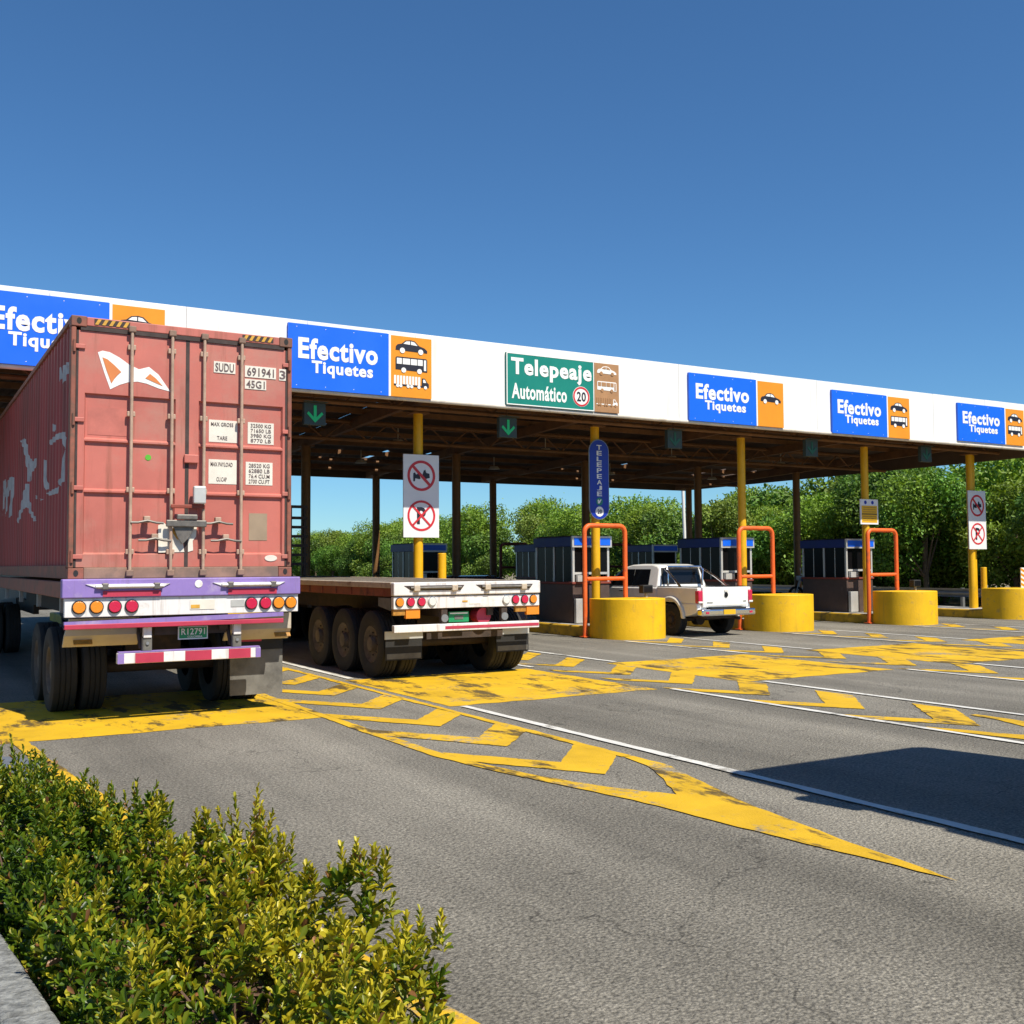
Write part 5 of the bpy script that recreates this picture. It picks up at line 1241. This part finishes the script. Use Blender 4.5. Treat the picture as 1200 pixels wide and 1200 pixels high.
# cab greenhouse: tapers inward towards the roof
gh = [(1.62, 1.12), (1.72, 1.62), (1.82, 1.69), (2.05, 1.725), (2.5, 1.735), (2.9, 1.715), (3.2, 1.65), (4.05, 1.12)]
vs = []; 
for sx in (-1, 1):
    for (y, z) in gh: vs.append((sx * (0.90 if z < 1.3 else 0.73 - max(0, z - 1.64) * 1.1), y, z))
n = len(gh)
m = MB().add(vs, [tuple(range(n)), tuple(range(2*n-1, n-1, -1))] + [(i, (i+1) % n, n+(i+1) % n, n+i) for i in range(n)])
gc = m.build('cab', CARW, pk, bevel=0.05, smooth=True, seg=4)
# side glass and rear glass, set a few millimetres proud
def quad_panel(name, p, mat, parent, th=0.006):
    p = [Vector(q) for q in p]; nrm = (p[1]-p[0]).cross(p[2]-p[0]).normalized() * th
    return MB().add([*p, *[q + nrm for q in p]], [tuple(range(len(p))), tuple(range(2*len(p)-1, len(p)-1, -1))] + [(i, (i+1) % len(p), len(p)+(i+1) % len(p), len(p)+i) for i in range(len(p))]).build(name, mat, parent)
def gx(z): return 0.90 + (0.73 - 0.90) * (z - 1.12) / (1.64 - 1.12)
for s in (-1, 1):
    for (ya, yb, yc_, yd) in ((1.98, 2.645, 2.645, 2.02), (2.66, 3.66, 3.16, 2.66)):
        z0, z1 = 1.18, 1.60; e = 0.008
        pts = [(s * (gx(z0) + e), ya, z0), (s * (gx(z0) + e), yb, z0), (s * (gx(z1) + e), yc_, z1), (s * (gx(z1) + e), yd, z1)]
        if s > 0: pass
        else: pts = pts[::-1]
        quad_panel('side_window', pts, GLASS, gc)
    MB().tube([(s * 0.60, 1.52, 1.19), (s * 0.62, 1.50, 1.56), (s * 0.60, 1.56, 1.66)], 0.03, 8).build('roll_bar_leg', CHROME, pk, smooth=True)
    MB().tube([(s * 0.66, 1.56, 1.62), (s * 0.76, 1.15, 1.40), (s * 0.82, 0.80, 1.18)], 0.03, 8).build('roll_bar_stay', CHROME, pk, smooth=True)
    MB().box(s * 0.90, s * 1.08, 3.50, 3.58, 1.14, 1.30).build('door_mirror', BLACK, pk, bevel=0.02)
    for yh in (2.05, 2.95): MB().box(s * 0.925, s * 0.945, yh, yh + 0.2, 1.03, 1.065).build('door_handle', CHROME, pk, bevel=0.006)
MB().tube([(-0.60, 1.56, 1.66), (0.60, 1.56, 1.66)], 0.032, 8).build('roll_bar_hoop', CHROME, pk, smooth=True)
quad_panel('rear_window', [(-0.66, 1.642, 1.26), (0.66, 1.642, 1.26), (0.60, 1.708, 1.60), (-0.60, 1.708, 1.60)], GLASS, gc)
quad_panel('window_surround', [(-0.72, 1.640, 1.22), (0.72, 1.640, 1.22), (0.66, 1.720, 1.635), (-0.66, 1.720, 1.635)], BLACK, gc, 0.003)
MB().box(-0.20, 0.20, 1.70, 1.75, 1.640, 1.665).build('brake_light', LRED, gc)
tg = MB().box(-0.785, 0.785, 0.02, 0.085, 0.70, 1.175).build('tailgate', CARW, pk, bevel=0.02, smooth=True, seg=3)
MB().box(-0.70, 0.70, 0.014, 0.0195, 0.735, 0.75).build('tailgate_crease', ARCHP, tg)
MB().disc_y(0.0, 0.99, 0.062, 0.004, 0.0195, 24).build('round_badge', GLASS, tg); MB().disc_y(0, 0.99, 0.066, 0.008, 0.0192, 24, r_in=0.062).build('badge_ring', CHROME, tg)
MB().box(-0.05, 0.05, -0.004, 0.018, 1.06, 1.10).build('gate_handle', ARCHP, tg)
MB().box(-0.66, -0.46, 0.012, 0.0195, 0.80, 0.825).build('badge', CHROME, tg); MB().box(0.60, 0.70, 0.012, 0.0195, 0.82, 0.845).build('badge', CHROME, tg)
for s in (-1, 1): MB().box(s * 0.79, s * 0.932, 0.012, 0.16, 0.80, 1.10).build('tail_lamp', LRED, pk, bevel=0.025, smooth=True)
for s in (-1, 1): MB().box(s * 0.80, s * 0.934, 0.0, 0.05, 0.80, 0.845).build('reversing_lamp', LWHT, pk, bevel=0.01)
bp_ = MB().box(-0.93, 0.93, -0.10, 0.10, 0.50, 0.66).build('rear_bumper', CHROME, pk, bevel=0.04, smooth=True, seg=3)
MB().box(-0.60, 0.60, -0.08, 0.10, 0.661, 0.69).build('bumper_step', BLACK, pk)
MB().box(-0.20, 0.20, -0.112, -0.101, 0.53, 0.645).build('number_plate', PLATEY, bp_)
for s in (-1, 1): MB().box(s * 0.70, s * 0.80, -0.107, -0.1005, 0.55, 0.60).build('reflector', LRED, bp_)
MB().cyl((-0.8, 1.05, 0.385), (0.8, 1.05, 0.385), 0.06, n=12).build('axle', UNDER, pk); MB().box(-0.5, 0.5, 0.2, 4.8, 0.42, 0.55).build('chassis', UNDER, pk)
MB().cyl((0.5, 0.05, 0.42), (0.5, 0.6, 0.42), 0.04, n=10).build('exhaust', UNDER, pk)
MB().cyl((0, 0.95, 0.385), (0, 1.15, 0.385), 0.16, n=14).build('differential', UNDER, pk)
MB().box(-0.79, 0.79, 0.09, 1.60, 0.801, 0.82).build('bed_liner', BLACK, pk)

# ------------------------------------------------------------------ dark car beyond the flatbed
cr = thing('parked_car', (12.64, 22.1, 0), 'dark blue car whose roof shows just above the flatbed deck', 'car')
MB().prism([(0.05, 0.35), (0.0, 0.85), (0.25, 0.98), (3.1, 0.92), (4.1, 0.72), (4.2, 0.40), (3.9, 0.28)] , -0.85, 0.85, 'x').build('body', CARD, cr, bevel=0.08, smooth=True, seg=3)
gh = [(0.25, 0.95), (0.75, 1.40), (1.3, 1.47), (2.1, 1.45), (3.0, 0.93)]; n = len(gh); vs = []
for sx in (-1, 1):
    for (y, z) in gh: vs.append((sx * (0.80 if z < 1.1 else 0.60), y, z))
MB().add(vs, [tuple(range(n)), tuple(range(2*n-1, n-1, -1))] + [(i, (i+1) % n, n+(i+1) % n, n+i) for i in range(n)]).build('cabin', CARD, cr, bevel=0.06, smooth=True, seg=3)
quad_panel('rear_window', [(-0.66, 0.275, 1.0), (0.66, 0.275, 1.0), (0.56, 0.68, 1.36), (-0.56, 0.68, 1.36)], GLASS, cr)
for s in (-1, 1):
    wheel(cr, s * 0.76, 0.8, 0.31, 0.19, s, RIM, 0.04, 20); wheel(cr, s * 0.76, 3.3, 0.31, 0.19, s, RIM, 0.04, 20)
    MB().box(s * 0.60, s * 0.80, -0.01, 0.05, 0.68, 0.82).build('tail_lamp', LRED, cr)

# ------------------------------------------------------------------ motorcycle by the far booth
mc = thing('motorcycle', (29.6, 28.2, 0.262), 'small dark motorcycle parked by a brown column left of the right-hand booth', 'motorcycle', rz=R(25))
for y in (-0.62, 0.62):
    wv = MB().lathe_x([(-0.05, 0.22), (-0.055, 0.27), (-0.03, 0.30), (0.03, 0.30), (0.055, 0.27), (0.05, 0.22)], 0, y, 0.30, 24).build('wheel', TYRE, mc, smooth=True)
    MB().cyl((-0.04, y, 0.30), (0.04, y, 0.30), 0.05, n=12).build('hub', ALU, wv)
    for k in range(6):
        a = k * math.pi / 3; MB().cyl((0, y, 0.30), (0, y + 0.22*math.cos(a), 0.30 + 0.22*math.sin(a)), 0.008, n=5).build('spoke', ALU, wv)
MB().prism([(-0.25, 0.35), (-0.30, 0.62), (0.10, 0.60), (0.35, 0.75), (0.30, 0.35), (0.0, 0.25)], -0.12, 0.12, 'x').build('engine', UNDER, mc, bevel=0.03)
MB().prism([(-0.05, 0.75), (0.05, 0.92), (0.35, 0.95), (0.42, 0.80), (0.2, 0.68)], -0.13, 0.13, 'x').build('fuel_tank', BLUE2, mc, bevel=0.05, smooth=True)
MB().prism([(-0.72, 0.80), (-0.70, 0.88), (-0.05, 0.86), (-0.05, 0.76)], -0.12, 0.12, 'x').build('seat', BLACK, mc, bevel=0.03, smooth=True)
MB().prism([(-0.85, 0.62), (-0.80, 0.78), (-0.3, 0.74), (-0.3, 0.6)], -0.09, 0.09, 'x').build('tail_cowl', TRED, mc, bevel=0.02)
for s in (-1, 1): MB().tube([(s * 0.07, 0.62, 0.30), (s * 0.07, 0.42, 0.98)], 0.022, 8).build('fork', ALU, mc)
MB().tube([(-0.36, 0.28, 1.06), (-0.12, 0.40, 1.03), (0.12, 0.40, 1.03), (0.36, 0.28, 1.06)], 0.016, 8).build('handlebar', ALU, mc)
MB().cyl((0, 0.46, 0.90), (0, 0.58, 0.90), 0.09, n=16).build('headlamp', LWHT, mc)
for s in (-1, 1): MB().tube([(s * 0.2, 0.36, 1.05), (s * 0.26, 0.36, 1.20)], 0.008, 5).build('mirror_stem', ALU, mc); MB().disc_y(s * 0.27, 1.23, 0.055, 0.34, 0.36, 14).build('mirror', ALU, mc)
MB().tube([(0.14, 0.1, 0.35), (0.16, -0.4, 0.38), (0.17, -0.75, 0.45)], 0.035, 8).build('exhaust', CHROME, mc)
MB().cyl((-0.05, -0.1, 0.30), (-0.28, -0.12, 0.02), 0.012, n=6).build('side_stand', ALU, mc)

# ------------------------------------------------------------------ box truck just outside the frame whose shadow falls on the lane
bx = thing('box_truck', (7.80, -5.40, 0), 'cream box truck out of view at right whose shadow darkens the lane', 'truck')
MB().box(-1.26, 1.26, 0.0, 7.1, 0.95, 4.25).build('cargo_box', BUSP, bx, bevel=0.05, seg=3)
MB().prism([(7.15, 0.55), (7.15, 4.05), (7.4, 4.25), (9.25, 4.22), (9.45, 3.9), (9.62, 1.6), (9.62, 0.5)], -1.24, 1.24, 'x').build('cab', BUSP, bx, bevel=0.14, seg=4, smooth=True)
MB().prism([(9.47, 3.35), (9.615, 1.75), (9.635, 1.75), (9.49, 3.35)], -1.05, 1.05, 'x').build('windscreen', GLASS, bx)
for s in (-1, 1):
    MB().box(s * 1.241, s * 1.25, 8.2, 9.2, 1.8, 2.7).build('side_window', GLASS, bx)
    a = MB().tube([(s * 1.22, 9.2, 2.75), (s * 1.55, 9.32, 2.7), (s * 1.55, 9.32, 1.9), (s * 1.22, 9.2, 1.8)], 0.02, 6).build('mirror_arm', BLACK, bx)
    MB().box(s * 1.45, s * 1.63, 9.28, 9.36, 1.95, 2.65).build('mirror', BLACK, bx, bevel=0.03)
    for ya in (1.6, 8.3): wheel(bx, s * 1.08, ya, 0.48, 0.28, s)
    MB().disc_y(s * 0.9, 0.85, 0.12, 9.62, 9.65, 18).build('headlamp', LWHT, bx)
for x in (-0.45, 0.35): MB().box(x, x + 0.1, 0.1, 8.8, 0.65, 0.94).build('chassis_beam', UNDER, bx)
MB().box(-1.25, 1.25, 9.50, 9.70, 0.38, 0.72).build('front_bumper', FLAPG, bx, bevel=0.04)
for z in (0.95, 1.08, 1.21, 1.34): MB().box(-0.75, 0.75, 9.615, 9.645, z, z + 0.07).build('grille_bar', BLACK, bx)
for s in (-1, 1):
    MB().box(s * 1.238, s * 1.247, 8.02, 8.04, 0.75, 3.4).build('door_seam', GASKET, bx); MB().box(s * 1.24, s * 1.27, 8.12, 8.30, 1.55, 1.60).build('door_handle', BLACK, bx)
    MB().box(s * 1.0, s * 1.24, 8.0, 8.5, 0.35, 0.5).build('step', BLACK, bx)
    MB().box(s * 1.262, s * 1.268, 0.2, 6.9, 1.05, 1.15).build('side_stripe', TRED, bx)
    MB().prism([(8.3 + 0.62 * math.cos(math.pi * i / 12), 0.48 + 0.62 * math.sin(math.pi * i / 12)) for i in range(13)] + [(8.3 - 0.52 * math.cos(math.pi * i / 12), 0.48 + 0.52 * math.sin(math.pi * i / 12)) for i in range(13)], s * 1.20, s * 1.265, 'x').build('wheel_arch', BLACK, bx)
for x in (-0.5, 0.4): MB().tube([(x, 9.63, 1.72), (x + 0.5, 9.60, 2.2)], 0.012, 6).build('wiper', BLACK, bx)

# ------------------------------------------------------------------ thicket of trees beyond the plaza
def make_tree(seed, hgt, wid, nl, low=0.22):
    g = np.random.default_rng(seed)
    root = thing('roadside_tree', (0, 0, 0), 'dense bushy green tree in the thicket beyond the toll plaza', 'tree', 'trees of the roadside thicket')
    lobes = []
    nlob = 19
    for i in range(nlob):
        a = g.uniform(0, 6.28); rr = wid * 0.5 * math.sqrt(g.random()) * 0.85; z = hgt * g.uniform(low, 0.86)
        rr *= (1.05 - 0.55 * (z / hgt) ** 2)
        lobes.append((np.array([rr * math.cos(a), rr * math.sin(a), z]), wid * g.uniform(0.10, 0.24)))
    lobes.append((np.array([0.1, 0, hgt * 0.88]), wid * 0.15))
    P, Nn, U, S, C = [], [], [], [], []
    tot = sum(r ** 2 for _, r in lobes)
    base = [np.array([0.130, 0.215, 0.024]), np.array([0.100, 0.205, 0.026]), np.array([0.160, 0.225, 0.036]), np.array([0.085, 0.165, 0.024])][seed % 4] * g.uniform(1.05, 1.32)
    for (c, r) in lobes:
        k = int(nl * r * r / tot)
        d = g.normal(0, 1, (k, 3)); d /= np.linalg.norm(d, axis=1, keepdims=True)
        rad = r * (0.45 + 0.62 * g.random((k, 1)) ** 0.6) * (1 + 0.22 * np.sin(d[:, :1] * 7 + seed) * np.cos(d[:, 1:2] * 6))
        d2 = d * [1, 1, 0.8]
        P.append(c + d2 * rad); Nn.append(d + g.normal(0, 0.45, (k, 3)) + [0, 0, 0.35])
        U.append(g.normal(0, 1, (k, 3)) + d * 0.5 + [0, 0, -0.1]); S.append(g.uniform(0.10, 0.24, k))
        tint = base * g.uniform(0.75, 1.3) + np.array([0.035, 0.018, 0]) * g.uniform(-0.6, 1.2)
        C.append(np.clip(tint * g.uniform(0.65, 1.35, (k, 1)), 0.004, 0.5))
    k = nl // 40                                                     # stray sprigs outside the lobes
    pick = g.integers(0, len(P[0]), k)
    top = np.concatenate(P); sel = g.integers(0, len(top), k)
    P.append(top[sel] + g.normal(0, 0.16, (k, 3)) + [0, 0, 0.12]); Nn.append(g.normal(0, 1, (k, 3))); U.append(g.normal(0, 0.6, (k, 3)) + [0, 0, 1]); S.append(g.uniform(0.10, 0.26, k)); C.append(np.tile(base * 1.2, (k, 1)))
    P, Nn, U, S, C = (np.concatenate(q) for q in (P, Nn, U, S, C))
    P[:, 2] = np.maximum(P[:, 2], 0.15)
    cr = leaf_cloud('crown', P, Nn, U, S, 0.62, C, TREELEAF, root, fold=0.15); 
    m = MB(); m.tube([(0, 0, -0.1), (0.06, 0.03, hgt * 0.3), (0.0, 0.08, hgt * 0.6)], 0.13, 8)
    m.build('trunk', TRUNK, root, smooth=True)
    for (c, r) in lobes[:6]:
        MB().cyl((0.04, 0.03, hgt * 0.2), tuple(c * [0.8, 0.8, 0.95]), 0.06, 0.02, n=6).build('limb', TRUNK, root)
    return root
protos = [make_tree(11 + i, h, w, 15000) for i, (h, w) in enumerate([(5.4, 5.6), (6.2, 6.0), (4.8, 6.2), (6.0, 5.0), (5.2, 5.2), (6.6, 6.6)])]
high = [make_tree(31 + i, h, w, 15000, 0.34) for i, (h, w) in enumerate([(6.4, 6.4), (6.0, 5.8), (6.8, 6.0)])]
spots = []
tr = random.Random(21)
y = 12.0; i = 0
while y < 112:
    spots.append((36.6 + tr.uniform(-1.2, 1.2), y, tr.uniform(0.80, 1.02) * (1 if y < 42 else 0.9))); y += tr.uniform(2.6, 3.6)
y = 8.0
while y < 118:
    spots.append((41.8 + tr.uniform(-1.4, 1.4), y, tr.uniform(1.0, 1.28) * (1 if y < 42 else 0.82))); y += tr.uniform(3.6, 4.8)
y = 9.0
while y < 48:
    spots.append((39.0 + tr.uniform(-0.6, 0.6), y, tr.uniform(0.66, 0.86))); y += tr.uniform(2.2, 2.9)
y = 6.0
while y < 48:
    spots.append((48.0 + tr.uniform(-1.6, 1.6), y, tr.uniform(1.15, 1.5))); y += tr.uniform(4.5, 6.0)
used = set()
for i, (x, y, s) in enumerate(spots):
    pool = high if 14 < y < 34 and x < 38.6 else protos
    pr = pool[i % len(pool)]
    o = pr if pr.name not in used else copy_tree(pr)
    used.add(pr.name)
    o.location = (x, y, -0.05); o.rotation_euler = (0, 0, tr.uniform(0, 6.28)); o.scale = (s * tr.uniform(0.92, 1.1), s * tr.uniform(0.92, 1.1), s)
    dd = x * math.sin(YAW) + y * math.cos(YAW); px = 600 + 1232 * (x * math.cos(YAW) - y * math.sin(YAW)) / dd
    where = ('beside the red container' if px < 455 else 'right of the tall sign behind the flatbed' if px < 560 else 'left of the blue capsule sign' if px < 690 else 'right of the blue capsule sign' if px < 790 else
             'around the column beside the pickup' if px < 905 else 'left of the small yellow notice' if px < 1005 else 'right of the small yellow notice' if px < 1110 else 'behind the right-hand tall sign' if px < 1200 else 'beyond the right edge')
    row = 'front' if x < 38.6 else 'middle' if x < 45 else 'back'
    o['label'] = 'bushy green tree in the thicket\'s %s row, %s' % (row, where)

# ------------------------------------------------------------------ guard rail at the far right
gr = thing('guard_rail', (33.2, 30, 0), 'low grey metal guard rail in front of the dark thicket at right', 'guard rail')
MB().prism([(-0.02, 0.48), (0.05, 0.54), (-0.02, 0.62), (0.05, 0.70), (-0.02, 0.78), (-0.05, 0.78), (0.02, 0.70), (-0.05, 0.62), (0.02, 0.54), (-0.05, 0.48)], -14, 50, 'y').build('rail', GALV, gr)
for i in range(17): MB().box(0.06, 0.18, -13.5 + i * 4.0, -13.4 + i * 4.0, -0.05, 0.8).build('post', GALV, gr)
